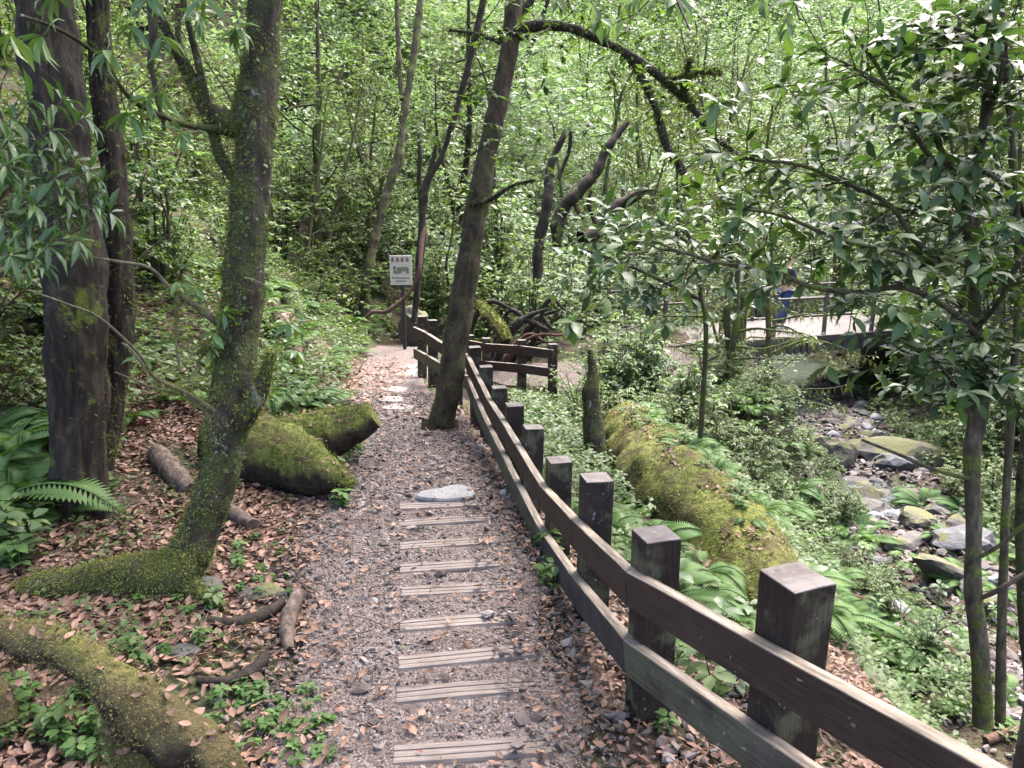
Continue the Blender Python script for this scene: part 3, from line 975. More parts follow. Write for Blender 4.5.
# thin mossy twigs low on the trunk, pale
tw = Geo()
low = [[(226, 470, 3.76, 12), (208, 415, 3.7, 9), (175, 388, 3.62, 6), (150, 372, 3.55, 5), (130, 348, 3.5, 4), (122, 343, 3.5, 3)],
       [(228, 420, 3.76, 11), (190, 395, 3.6, 7), (155, 378, 3.45, 5), (140, 355, 3.3, 4.5), (100, 318, 3.1, 4), (70, 305, 3.0, 3.5), (28, 290, 2.9, 2.5)],
       [(190, 390, 3.62, 5), (160, 390, 3.6, 4), (115, 372, 3.5, 3)],
       [(226, 330, 3.76, 12), (195, 305, 3.65, 10), (172, 290, 3.6, 8), (150, 268, 3.5, 6), (120, 262, 3.4, 5), (85, 256, 3.3, 4)],
       [(178, 296, 3.6, 5), (176, 340, 3.6, 4), (180, 372, 3.62, 3)], [(205, 345, 3.66, 4), (195, 355, 3.66, 4), (182, 345, 3.65, 3)],
       [(232, 335, 3.76, 5), (205, 352, 3.7, 4), (190, 382, 3.6, 3)]]
for i, b in enumerate(low):
    pts, rad = LP(b)
    tw = Geo(); rad = [x * .62 for x in rad]; V, N, _, _, _ = limb(tw, pts, rad, .04, 7, .12, 14, i + 30)
    tw.build("branch", M_TWIG, t1, origin=b0)
    tufts(mo, V[: len(V) // 2], N[: len(N) // 2], 350, (.008, .02), rng=r)
mo.build("moss", M_MOSS_TRUNK, t1, origin=b0, smooth=False)
ep.build("epiphyte_leaves", M_LEAF, t1, origin=b0)
lf = Geo()
# long leaves hanging into the top left of the view
for (px, py, d) in [(40, 12, 2.6), (135, 15, 3.0), (160, 30, 3.1), (185, 20, 3.3), (205, 15, 3.3), (245, 22, 3.3), (20, 30, 2.4), (60, 8, 2.7), (150, 95, 3.2), (175, 90, 3.2), (128, 112, 3.1), (185, 120, 3.4), (100, 45, 2.9), (225, 5, 3.3), (90, -15, 2.9), (200, -15, 3.2), (150, -12, 3.0)]:
    c = np.array(P(px, py, d)); dd = unit(rdir(1, r)[0] + np.array([0, 0, -.5]))
    C, T = twig(lf, c - dd * .1, dd, .12, .004, r)
    leaf_sprays(lf, C, T, 7, .115, r, whorl=1, droop=-.6, width=.42)
for (px, py, d) in [(212, 300, 3.6), (218, 310, 3.6), (200, 285, 3.6), (285, 305, 3.7), (295, 325, 3.7), (290, 312, 3.6), (215, 330, 3.65), (182, 262, 3.6), (262, 280, 3.65), (296, 338, 3.7), (205, 345, 3.6), (150, 360, 3.6)]:
    c = np.array(P(px, py, d)); dd = unit(rdir(1, r)[0] * np.array([1, 1, .3]))
    C, T = twig(lf, c - dd * .08, dd, .1, .003, r)
    leaf_sprays(lf, C, T, 6, .085, r, whorl=1, droop=-.2, width=.6)
lf.build("crown", M_LEAF_RHODO, t1, origin=b0)

# long leaved shrub reaching in from the left border
r = np.random.default_rng(17)
bs = Vector((-3.1, 2.75, hz(-3.1, 2.75)))
rs = thing("long_leaved_shrub", "shrub with whorls of long drooping leaves reaching in from the left border", "shrub", bs)
lf = Geo()
top0 = P(-90, 330, 3.3)
stem = Geo(); limb(stem, [bs, bs.lerp(top0, .5) + Vector((.05, 0, 0)), top0], [.03, .022, .016], .06, 8, .1)
stem.build("stem", M_BARK_THIN, rs, origin=bs)
ends = [(14, 120, 3.2), (40, 150, 3.2), (55, 178, 3.2), (20, 190, 3.1), (68, 215, 3.25), (25, 225, 3.1), (85, 118, 3.3), (62, 100, 3.3), (92, 205, 3.3), (10, 255, 3.0), (48, 245, 3.1), (98, 190, 3.35), (5, 165, 3.0), (75, 160, 3.3), (35, 205, 3.1), (0, 215, 3.0), (78, 240, 3.2), (110, 212, 3.4), (30, 100, 3.25), (50, 130, 3.2), (8, 140, 3.1), (62, 195, 3.2), (15, 235, 3.05), (40, 260, 3.1), (88, 170, 3.3), (30, 172, 3.15)]
for (px, py, d) in ends:
    q = P(px, py, d)
    g1 = Geo()
    limb(g1, [top0, top0.lerp(q, .55) + Vector((0, 0, r.uniform(-.05, .12))), q], [.009, .006, .003], .06, 5, .05)
    g1.build("branch", M_TWIG, rs, origin=bs)
    T = np.array((q - top0).normalized()) * np.array([1, 1, .4])
    for w in range(2):
        cpt = np.array(q) - T * .06 * w
        n = 7 if w == 0 else 4
        leaf_sprays(lf, cpt[None].repeat(2, 0), unit(T)[None].repeat(2, 0), n, .12, r, whorl=1, droop=-.5, width=.4)
lf.build("foliage", M_LEAF_RHODO, rs, origin=bs)

# ------------------------------------------------------------------ 2. big dark tree at the left
r = np.random.default_rng(12)
b0 = G(78, 508)
dd0 = project(b0)[2]
t2 = thing("large_tree", "large dark two stemmed tree standing on the bank at the left edge", "tree", b0)
gg = Geo(); mo = Geo()
k = dd0
pts, rad = LP([(78, 528, k - .05, 92), (79, 500, k, 64), (79, 440, k, 56), (78, 370, k, 62), (76, 290, k, 66), (68, 200, k + .05, 64), (58, 110, k + .1, 62), (48, 40, k + .15, 62), (38, -60, k + .2, 60), (20, -260, k + .3, 52)])
pts[0].z -= .15
rad = [x * .80 for x in rad]
V, N, _, _, _ = limb(gg, pts, rad, .025, 64, .11, 7, 4, ridges=.32)
tufts(mo, V, N, 5000, (.012, .03), keep=lambda p, n: np.clip(.25 + n[:, 0] * .3 + fbm(p * 4, 2, 2) * .4 - .3 * sstep(.5, 1.5, p[:, 2]), 0, 1), rng=r)
pts, rad = LP([(100, 470, k + .25, 36), (112, 400, k + .3, 32), (120, 300, k + .3, 34), (116, 200, k + .35, 30), (106, 110, k + .4, 30), (98, 20, k + .45, 28), (92, -150, k + .5, 24)])
rad = [x * .75 for x in rad]
V, N, _, _, _ = limb(gg, pts, rad, .03, 40, .13, 7, 6, ridges=.28)
tufts(mo, V, N, 7000, (.012, .04), keep=lambda p, n: np.clip(.3 + fbm(p * 4, 2, 2) * .5 + n[:, 0] * .3, 0, 1), rng=r, droop=-.8)
for rr in ([(60, 505, k, 36), (40, 530, k - .1, 26), (22, 560, k - .25, 14)], [(96, 500, k, 30), (112, 520, k - .1, 18), (128, 534, k - .2, 8)], [(78, 515, k - .05, 32), (80, 540, k - .2, 16)]):
    pts, rad = LP(rr); pts[-1].z -= .06
    limb(gg, pts, rad, .05, 14, .15, 7, 8)
gg.build("trunk", M_BARK_DARK, t2, origin=b0)
mo.build("moss", M_MOSS_DARK, t2, origin=b0, smooth=False)

# ------------------------------------------------------------------ 3. leaning tree behind the fence bend
r = np.random.default_rng(13)
b0 = G(441, 429)
k = project(b0)[2]
t3 = thing("leaning_tree", "tall brown tree leaning to the right beside the fence at the path bend", "tree", b0)
gg = Geo(); mo = Geo(); bg = Geo()
tr3 = [(438, 440, k, 40), (442, 420, k, 32), (449, 390, k, 30), (456, 340, k, 29), (464, 290, k + .02, 29), (472, 240, k + .05, 27), (480, 190, k + .1, 26), (490, 140, k + .15, 24), (501, 90, k + .2, 22), (510, 45, k + .25, 22), (514, 0, k + .3, 20), (518, -80, k + .4, 18), (530, -220, k + .5, 14)]
pts, rad = LP(tr3)
pts[0].z -= .1
rad = [x * .84 for x in rad]
V, N, C3, _, _ = limb(gg, pts, rad, .035, 26, .13, 7, 7, ridges=.16)
tufts(mo, V, N, 6500, (.010, .028), keep=lambda p, n: np.clip(.35 - n[:, 0] * .3 + sstep(1.6, .4, p[:, 2]) * .35 - .3 * sstep(1.8, 3, p[:, 2]), 0, 1), rng=r)
for rr in ([(432, 425, k - .05, 24), (424, 432, k - .12, 12)], [(448, 425, k - .05, 22), (456, 436, k - .1, 10)]):
    pts, rad = LP(rr); pts[-1].z -= .06
    limb(gg, pts, rad, .05, 12, .15, 7, 8)
bl3 = [[(510, 38, k + .25, 16), (535, 26, k + .2, 11), (570, 28, k + .2, 9.5), (605, 42, k + .2, 9), (640, 62, k + .2, 8.5), (664, 80, k + .2, 8.5), (690, 105, k + .2, 7.5), (715, 135, k + .2, 6.5), (742, 160, k + .2, 4.5)],
       [(628, 55, k + .2, 6), (640, 75, k + .2, 7), (655, 105, k + .15, 7), (662, 130, k + .15, 8), (668, 150, k + .15, 8), (680, 165, k + .15, 7), (688, 185, k + .1, 5)],
       [(664, 80, k + .2, 7), (682, 78, k + .1, 6), (700, 70, k + .1, 5), (720, 72, k, 4)], [(690, 60, k, 4), (684, 90, k + .1, 6), (690, 105, k + .2, 7)],
       [(470, 206, k, 6), (490, 200, k - .1, 4.5), (512, 186, k - .2, 3.5), (535, 180, k - .3, 2.5)],
       [(514, 20, k + .3, 8), (540, -10, k + .4, 7), (580, -50, k + .5, 6)], [(506, 45, k + .3, 6), (480, 35, k + .4, 4), (450, 30, k + .5, 3)]]
for i, b in enumerate(bl3):
    pts, rad = LP(b)
    bg = Geo(); V, N, _, _, _ = limb(bg, pts, rad, .05, 9, .2, 9, i + 3)
    bg.build("branch", M_BARK_BLACK, t3, origin=b0)
    tufts(mo, V, N, 1500 if i < 4 else 300, (.015, .05), rng=r, droop=-.9)
gg.build("trunk", M_BARK_MID, t3, origin=b0)
mo.build("moss", M_MOSS_DARK, t3, origin=b0, smooth=False)
lf = Geo()
for j in range(150):
    q = r.random()
    if q < .35:
        px, py, d = r.uniform(560, 740), 0, k + .2 + r.normal(0, .5)
        py = np.interp(px, [530, 605, 664, 742], [26, 42, 80, 150]) + r.normal(0, 22)
    elif q < .65:
        px, py, d = r.normal(520, 45), r.uniform(60, 250), k - .2 + r.normal(0, .4)
    else:
        px, py, d = r.uniform(420, 700), r.uniform(-60, 60), k + r.normal(0, .8)
    c = np.array(P(px, py, d)); dd = rdir(1, r)[0] * np.array([1, 1, .4])
    C, T = twig(lf, c, dd, r.uniform(.2, .4), .004, r)
    leaf_sprays(lf, C, T, 14, .085, r, tmpl=LEAF_MID)
lf.build("crown", M_LEAF, t3, origin=b0)
hb_ = [[(530, -220, k + .5, 8), (590, -150, k - 1.5, 6), (640, -70, k - 2.6, 4), (672, -10, k - 3.2, 3), (690, 30, k - 3.5, 2)], [(525, -180, k + .5, 7), (540, -110, k - 1.6, 5), (560, -30, k - 2.8, 3), (572, 12, k - 3.2, 2)], [(530, -220, k + .5, 8), (700, -140, k - 1.5, 6), (780, -40, k - 2.4, 4), (800, 20, k - 2.8, 2)]]
lf2 = Geo()
for i, b in enumerate(hb_):
    bg = Geo(); pts, rad = LP(b)
    _, _, C_, _, T_ = limb(bg, pts, rad, .06, 7, .15, 9, i)
    for j in range(13):
        ii = int(r.uniform(.5, 1) * (len(C_) - 1))
        CC, TT = twig(bg, C_[ii], T_[ii] * .4 + rdir(1, r)[0] * np.array([1, 1, .3]) + np.array([0, 0, -.35]), r.uniform(.2, .45), .004, r)
        leaf_sprays(lf2, CC, TT, 6, .11, r, droop=-.6, width=.6)
        leaf_sprays(lf2, CC, TT, 5, .12, r, whorl=1, droop=-.6, width=.6)
    bg.build("branch", M_BARK_BLACK, t3, origin=b0)
lf2.build("crown", M_LEAF_BRIGHT, t3, origin=b0)

# crowns far above the frame: they give the path its shade
def high_crown(parent, b0, start, centre, rad, nl, mat, leafmat, seed, ls=.16):
    r = np.random.default_rng(seed)
    lf = Geo(); centre = np.array(centre, float)
    for j in range(7):
        q = centre + unit(r.normal(size=3)) * np.array(rad) * r.uniform(.5, .95)
        g1 = Geo()
        limb(g1, [start, start.lerp(Vector(q), .5) + Vector((0, 0, .3)), Vector(q)], [.06, .04, .012], .2, 7, .1, 6, j)
        g1.build("branch", mat, parent, origin=b0)
    for j in range(nl):
        q = centre + unit(r.normal(size=3)) * np.array(rad) * r.random() ** .4
        m = 16
        ax = rdir(m, r) * np.array([1, 1, .4])
        scatter(lf, LEAF_LO, q + r.normal(size=(m, 3)) * .22, unit(ax), unit(np.array([0, 0, 1.0]) + rdir(m, r) * .5), r.uniform(.6, 1.1, m) * ls, rnd=r.random(m))
    lf.build("crown", leafmat, parent, origin=b0)
high_crown(t1, t1.location, P(280, -220, 3.5), (.2, 1.0, 7.0), (4.0, 4.2, 1.4), 330, M_BARK_MOSSY, M_LEAF, 61)
high_crown(t2, t2.location, P(20, -260, dd0 + .3), (-4.2, 5.6, 7.6), (4.2, 4.4, 1.8), 900, M_BARK_DARK, M_LEAF, 62)
high_crown(t3, t3.location, P(530, -220, project(t3.location)[2] + .5), (-.4, 7.6, 8.2), (3.0, 3.0, 1.6), 460, M_BARK_MID, M_LEAF, 63)

# ------------------------------------------------------------------ thin saplings and vines between
def thin_tree(name, label, cat, limbs, mat, leaves=(), leafmat=None, lsize=.07, moss=600, seed=0, base=None, group=None, nl=10, tsz=(.2, .4), part="trunk"):
    r = np.random.default_rng(seed)
    b = base or P(*limbs[0][0][:3])
    t = thing(name, label, cat, b, group)
    mo = Geo()
    for i, L in enumerate(limbs):
        g1 = Geo()
        pts, rad = LP(L)
        if name == "leaning_tree":
            rad = [x * .72 for x in rad]
            pts = [q + Vector(r.normal(0, .05, 3)) for q in pts]
        V, N, _, _, _ = limb(g1, pts, rad, .04, 10, .3, 7, seed + i)
        g1.build(part if i == 0 else "branch", mat, t, origin=b)
        if moss: tufts(mo, V, N, moss, (.010, .03), rng=r, droop=-.6)
    if moss: mo.build("moss", M_MOSS_DARK, t, origin=b, smooth=False)
    if leaves:
        lf = Geo()
        for (px, py, d, sx, sy, n) in leaves:
            for j in range(n):
                c = np.array(P(px + r.normal(0, sx), py + r.normal(0, sy), d + r.normal(0, .3)))
                C, T = twig(lf, c, rdir(1, r)[0] * np.array([1, 1, .35]), r.uniform(*tsz), .003, r)
                leaf_sprays(lf, C, T, nl, lsize, r, tmpl=LEAF_MID)
        lf.build("crown", leafmat or M_LEAF, t, origin=b)
    return t
def gp(px, py, w):
    v = G(px, py); d = project(v)[2]
    return (px, py + 3, d, w)
q = gp(362, 345, 10); k = q[2] if False else 9.0
def gz(px, py):  # depth of the ground at a pixel
    return project(G(px, py))[2]
k = gz(364, 322)
thin_tree("sapling", "slender dark sapling leaning right above the fern bank left of the sign", "tree",
          [[(362, 326, k, 9), (368, 275, k, 10), (378, 225, k, 8), (391, 180, k, 8), (398, 160, k, 10), (402, 130, k, 7), (410, 80, k, 7), (417, 30, k, 7), (423, -30, k, 6), (430, -150, k, 5)],
           [(402, 100, k, 5), (399, 60, k, 5), (397, 10, k, 4.5), (396, -60, k, 4)]], M_BARK_THIN, [(410, -10, k, 40, 50, 14), (405, 120, k, 30, 40, 8)], seed=21)
k2 = gz(452, 300) if gz(452, 300) < 13 else 10.5
k2 = 8.8
thin_tree("sapling", "thin forked sapling with a black stem just left of the leaning tree", "tree",
          [[(414, 322, k2, 6), (418, 280, k2, 7), (422, 235, k2, 8), (423, 205, k2, 8), (428, 180, k2, 7), (442, 155, k2, 6), (455, 115, k2, 6), (466, 75, k2, 6), (476, 35, k2, 7), (486, -20, k2, 7), (500, -120, k2, 6)],
           [(422, 210, k2, 5), (419, 180, k2, 4.5), (420, 155, k2, 4), (418, 130, k2, 2)], [(428, 180, k2, 4), (433, 160, k2, 4), (436, 145, k2, 3)]], M_BARK_BLACK, [(480, 0, k2, 40, 40, 10), (430, 90, k2, 30, 50, 8)], seed=22)
thin_tree("hanging_vine", "bare red brown vine curving past the sign down to the fern bank", "vine",
          [[(366, 318, 8.7, 2.5), (374, 312, 8.6, 3), (385, 312, 8.6, 3.5), (398, 304, 8.6, 4), (410, 292, 8.6, 4), (416, 280, 8.6, 4), (420, 268, 8.6, 4.5), (421, 248, 8.7, 6), (424, 225, 8.8, 5)]], M_REDBARK, moss=0, seed=23, base=P(366, 318, 8.7), part="stem")

# cut, leaning trunks beyond the fence
kk = 13.5
thin_tree("leaning_tree", "dark leaning trunk, leftmost of three behind the lower fence, upright and thin", "tree",
          [[(534, 275, kk, 15), (540, 240, kk, 15), (546, 205, kk, 14), (553, 170, kk, 12), (560, 145, kk, 9), (564, 130, kk, 4)], [(560, 175, kk, 6), (568, 150, kk, 5), (570, 130, kk, 4)]], M_BARK_BLACK, seed=24, moss=900, base=P(534, 275, kk))
thin_tree("leaning_tree", "longest dark leaning trunk pointing up to the right, middle of three", "tree",
          [[(556, 245, kk + .4, 17), (566, 218, kk + .4, 18), (577, 195, kk + .4, 18), (590, 172, kk + .4, 15), (605, 148, kk + .4, 12), (624, 121, kk + .4, 8)], [(574, 200, kk + .4, 6), (585, 222, kk + .2, 5)]], M_BARK_BLACK, seed=25, moss=1100, base=P(556, 245, kk + .4))
thin_tree("leaning_tree", "thick broken trunk lying low to the right, lowest of three leaning trunks", "tree",
          [[(586, 240, kk - .4, 20), (596, 228, kk - .4, 19), (612, 214, kk - .4, 18), (626, 203, kk - .4, 17), (640, 186, kk - .4, 13)], [(596, 228, kk - .4, 7), (590, 205, kk - .5, 5), (596, 190, kk - .5, 3)],
           [(612, 216, kk - .4, 6), (634, 200, kk - .6, 4), (655, 195, kk - .7, 3)]], M_BARK_BLACK, seed=26, moss=900, base=P(586, 240, kk - .4))

# ------------------------------------------------------------------ right foreground saplings with glossy leaves
def glossy_tree(label, limbs, twigs_on, seed, mat, lsize, nleaf, b, ntw, tl=(.18, .38), leafmat=None):
    r = np.random.default_rng(seed)
    t = thing("glossy_sapling", label, "tree", b)
    tg, lf = Geo(), Geo()
    for i, L in enumerate(limbs):
        pts, rad = LP(L)
        bgeo = Geo() if i else tg
        V, N, C, R, T = limb(bgeo, pts, rad, .04, 11 if i == 0 else 7, .10, 11, seed + i)
        if i in twigs_on:
            n = ntw if i else ntw // 2
            for j in range(n):
                ii = int(r.uniform(.12 if i else .5, 1) * (len(C) - 1))
                dd = unit(T[ii] * r.uniform(.2, 1) + rdir(1, r)[0] * np.array([1, 1, .45]))
                CC, TT = twig(bgeo, C[ii], dd, r.uniform(*tl), .0035, r, .22, -.03)
                leaf_sprays(lf, CC, TT, nleaf, lsize, r, droop=-.15, width=.75)
                leaf_sprays(lf, CC, TT, 3, lsize, r, whorl=1, droop=-.2, width=.75)
        if i: bgeo.build("branch", mat, t, origin=b)
    tg.build("trunk", mat, t, origin=b)
    lf.build("crown", leafmat or M_LEAF_GLOSS, t, origin=b)
    return t
b0 = P(982, 700, 3.7); b0.z = min(b0.z, hz(b0.x, b0.y))
L1 = [[(983, 725, 3.7, 20), (980, 650, 3.65, 17), (973, 590, 3.6, 16), (974, 520, 3.6, 15), (972, 450, 3.6, 17), (980, 400, 3.58, 18), (976, 330, 3.55, 13), (972, 270, 3.5, 11), (968, 200, 3.45, 10), (985, 120, 3.4, 10), (990, 40, 3.35, 9), (1000, -60, 3.3, 8)],
      [(978, 400, 3.58, 8), (985, 350, 3.5, 7), (950, 310, 3.4, 6), (905, 288, 3.3, 6), (860, 292, 3.25, 5), (815, 288, 3.2, 5), (770, 272, 3.15, 4), (715, 262, 3.1, 3.5), (670, 250, 3.1, 3), (625, 255, 3.1, 2.5)],
      [(974, 300, 3.5, 8), (940, 262, 3.4, 7), (915, 240, 3.35, 6), (890, 205, 3.3, 5), (850, 185, 3.25, 4.5), (800, 165, 3.2, 4), (755, 160, 3.15, 3.5), (705, 150, 3.1, 3)],
      [(970, 215, 3.45, 7), (940, 170, 3.35, 6), (905, 120, 3.3, 5), (880, 70, 3.2, 4), (850, 30, 3.1, 4)],
      [(968, 200, 3.45, 7), (930, 130, 3.3, 5), (900, 95, 3.2, 4), (840, 60, 3.1, 3)],
      [(985, 120, 3.4, 7), (1000, 80, 3.3, 5), (1010, 20, 3.2, 4)],
      [(975, 330, 3.55, 6), (1000, 300, 3.3, 5), (1020, 260, 3.1, 5)],
      [(940, 262, 3.4, 5), (890, 250, 3.2, 4), (840, 240, 3.1, 4), (780, 215, 3.05, 3.5), (730, 208, 3.0, 3)],
      [(974, 420, 3.6, 6), (950, 380, 3.45, 5), (935, 360, 3.3, 4), (900, 340, 3.2, 3)],
      [(974, 480, 3.6, 5), (935, 470, 3.5, 4), (900, 455, 3.45, 3.5), (862, 440, 3.4, 3)], [(973, 560, 3.6, 5), (1000, 545, 3.5, 4), (1030, 520, 3.4, 4)], [(976, 600, 3.6, 5), (998, 590, 3.5, 5), (1030, 570, 3.45, 4)]]
glossy_tree("glossy leaved sapling with a smooth bent trunk at the right edge of the path bank", L1, (0, 1, 2, 3, 4, 5, 6, 7, 8), 31, M_BARK_THIN, .09, 9, b0, 25, (.18, .5))
b0 = P(1012, 720, 3.9); b0.z = min(b0.z, hz(b0.x, b0.y))
L2 = [[(1000, 720, 4.0, 10), (1002, 620, 3.9, 9), (1006, 500, 3.8, 8), (1012, 400, 3.75, 8), (1018, 300, 3.7, 7), (1015, 180, 3.6, 6), (1005, 60, 3.5, 6), (1000, -60, 3.4, 5)],
      [(1012, 400, 3.75, 5), (990, 370, 3.6, 4), (960, 360, 3.5, 3)], [(1018, 300, 3.7, 5), (980, 240, 3.6, 4), (920, 215, 3.5, 3.5), (860, 200, 3.4, 3)], [(1005, 60, 3.5, 5), (960, 30, 3.4, 4), (900, 25, 3.3, 3)]]
glossy_tree("thinner upright sapling close behind the smooth trunk at the right edge", L2, (0, 1, 2, 3), 32, M_BARK_THIN, .082, 9, b0, 21, (.2, .5))
b0 = P(1030, 700, 4.1); b0.z = min(b0.z, hz(b0.x, b0.y))
L3 = [[(1034, 720, 4.1, 13), (1024, 600, 4.05, 12), (1022, 500, 4.0, 12), (1030, 400, 3.95, 11), (1040, 250, 3.9, 10), (1045, 80, 3.8, 9), (1040, -80, 3.7, 8)], [(1040, 250, 3.9, 6), (1010, 190, 3.6, 5), (960, 160, 3.5, 4)]]
glossy_tree("mossy sapling cut by the right edge of the photo", L3, (0, 1), 33, M_BARK_MOSSY, .082, 9, b0, 21, (.2, .5))
# understorey shrub with bluish glossy leaves, middle right
b0 = G(700, 372)
kb = 6.2
b0 = P(705, 350, kb + .6); b0.z = hz(b0.x, b0.y)
dq = project(b0)
L4 = [[(dq[0], dq[1], dq[2], 6), (706, 340, kb, 5), (700, 290, kb, 5), (690, 240, kb, 4), (680, 200, kb, 3)],
      [(700, 300, kb, 5), (660, 280, kb - .2, 4), (620, 262, kb - .3, 3), (585, 250, kb - .4, 3)], [(698, 280, kb, 5), (720, 250, kb - .3, 4), (750, 225, kb - .4, 3)],
      [(692, 245, kb, 4), (660, 225, kb - .2, 3), (620, 225, kb - .3, 3)]]
glossy_tree("bushy sapling with bluish shiny leaves in front of the bridge end", L4, (0, 1, 2, 3), 34, M_BARK_THIN, .105, 8, b0, 26, (.25, .6), M_LEAF_BLUE)

# ------------------------------------------------------------------ fallen logs and wood
r = np.random.default_rng(14)
pts = [(1.66, 4.3), (1.56, 5.0), (1.42, 6.0), (1.38, 7.2), (1.36, 8.6)]
rr = [.24, .38, .41, .38, .30]
c = [Vector((x, y, z)) for (x, y), z in zip(pts, (-.62, -.52, -.50, -.58, -.62))]
b0 = Vector((c[2].x, c[2].y, c[2].z - .3))
lg = thing("fallen_log", "thick moss covered fallen log with a broken pale end behind the fence", "log", b0)
gg = Geo(); mo = Geo()
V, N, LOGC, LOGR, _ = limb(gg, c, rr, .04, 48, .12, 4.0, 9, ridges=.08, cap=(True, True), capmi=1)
tufts(mo, V, N, 60000, (.007, .028), keep=lambda p, n: np.clip(-.2 + n[:, 2] * 1.0 + fbm(p * 2.6, 3, 2) * 1.1, 0, 1), rng=r)
# broken stubs
for s in range(16):
    a = Vector((1.62 + r.normal(0, .11), 4.36, c[0].z + r.normal(0, .11)))
    limb(gg, [a, a + Vector((r.normal(0, .03), -r.uniform(.08, .25), r.normal(-.02, .04)))], [.05, .008], .03, 7, .3, 14, s, mi=1)
gg.build("trunk", [M_MOSSLOG, M_ROTTEN], lg, origin=b0)
mo.build("moss", M_MOSS, lg, origin=b0, smooth=False)

STREW = []
def log_thing(name, label, cat, limbs, mats, moss, seed, tuftsize=(.010, .03), keep=None, side=20, bump=.2, freq=6, mossmat=None, capmi=None, ground_d=None):
    r = np.random.default_rng(seed)
    b = P(*limbs[0][0][:3])
    t = thing(name, label, cat, b)
    gg, mo = Geo(), Geo()
    for i, L in enumerate(limbs):
        pts, rad = LP(L)
        V, N, _, _, _ = limb(gg, pts, rad, max(.02, rad[0] * .15), side, bump, freq, seed + i, cap=(True, True), capmi=capmi)
        if moss: STREW.append((V, N))
        if moss:
            tufts(mo, V, N, moss, tuftsize, keep=keep or (lambda p, n: np.clip(.1 + n[:, 2] * .9, 0, 1)), rng=r)
    gg.build("trunk" if moss else name + "_body", mats, t, origin=b)
    if moss: mo.build("moss", mossmat or M_MOSS, t, origin=b, smooth=False)
    return t
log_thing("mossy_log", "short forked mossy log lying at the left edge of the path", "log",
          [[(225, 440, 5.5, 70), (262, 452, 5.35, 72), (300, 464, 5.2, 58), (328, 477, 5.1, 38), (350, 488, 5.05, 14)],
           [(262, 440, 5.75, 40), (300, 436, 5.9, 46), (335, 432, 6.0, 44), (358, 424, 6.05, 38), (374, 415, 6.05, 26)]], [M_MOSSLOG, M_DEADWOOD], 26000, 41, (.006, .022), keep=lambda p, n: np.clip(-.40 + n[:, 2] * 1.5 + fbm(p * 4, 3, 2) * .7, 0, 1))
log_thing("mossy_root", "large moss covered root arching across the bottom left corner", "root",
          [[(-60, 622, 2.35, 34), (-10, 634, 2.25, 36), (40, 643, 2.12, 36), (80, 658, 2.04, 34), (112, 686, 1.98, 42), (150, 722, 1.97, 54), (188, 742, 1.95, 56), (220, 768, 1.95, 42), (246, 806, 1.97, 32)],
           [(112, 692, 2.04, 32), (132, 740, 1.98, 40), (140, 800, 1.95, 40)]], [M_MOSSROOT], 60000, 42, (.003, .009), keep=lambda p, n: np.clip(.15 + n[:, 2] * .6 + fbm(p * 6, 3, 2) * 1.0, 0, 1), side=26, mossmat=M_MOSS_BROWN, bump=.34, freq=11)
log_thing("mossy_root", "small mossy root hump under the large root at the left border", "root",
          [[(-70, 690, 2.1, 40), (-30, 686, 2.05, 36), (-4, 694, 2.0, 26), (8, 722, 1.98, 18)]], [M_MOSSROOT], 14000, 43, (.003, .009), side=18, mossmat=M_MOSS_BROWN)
def gl(px, py, w, up=0.0):
    v = G(px, py); v.z += up; a, b, d = project(v); return (a, b, d, w)
def stick(label, pxs, mat, seed, name="dead_branch", bump=.2):
    L = [gl(px, py, w, up) for (px, py, w, up) in pxs]
    r = np.random.default_rng(seed)
    g1 = Geo(); pts, rad = LP(L)
    limb(g1, pts, rad, .03, 10, bump, 16, seed, cap=(True, True))
    o = g1.build(name, mat, origin=pts[0]); o.location = pts[0]
    return tag(o, label, "branch", "dead branches on the ground")
stick("grey weathered branch stub lying between the dark tree and the mossy tree", [(158, 462, 20, .06), (172, 480, 22, .06), (192, 498, 20, .04)], M_DEADWOOD, 51)
stick("grey branch with a sawn end pointing at the path beside the mossy tree", [(200, 500, 14, .05), (226, 516, 16, .05), (254, 534, 15, .05)], M_DEADWOOD, 52)
stick("dark curved stick on the leaves left of the path, above the other stick", [(205, 626, 9, .03), (232, 630, 12, .03), (262, 624, 13, .04), (284, 614, 10, .06)], M_BARK_BLACK, 53)
stick("broken upright wood piece with a mossy tip at the path edge", [(290, 656, 12, .02), (288, 636, 16, .06), (300, 612, 14, .1)], M_DEADWOOD, 54)
stick("dark stick nearest the path bottom, left of the green seedlings", [(198, 686, 8, .02), (230, 688, 10, .03), (255, 676, 13, .03), (268, 664, 9, .05)], M_BARK_BLACK, 55)
stick("long thin fallen stick on the slope right of the nearest fence post", [(838, 596, 6, .06), (900, 620, 6, .05), (985, 680, 5, .05)], M_REDBARK, 56)
stick("curved fallen branch in the leaf litter at the lower right corner", [(985, 745, 9, .04), (1010, 738, 9, .06), (1040, 735, 8, .05)], M_REDBARK, 57)

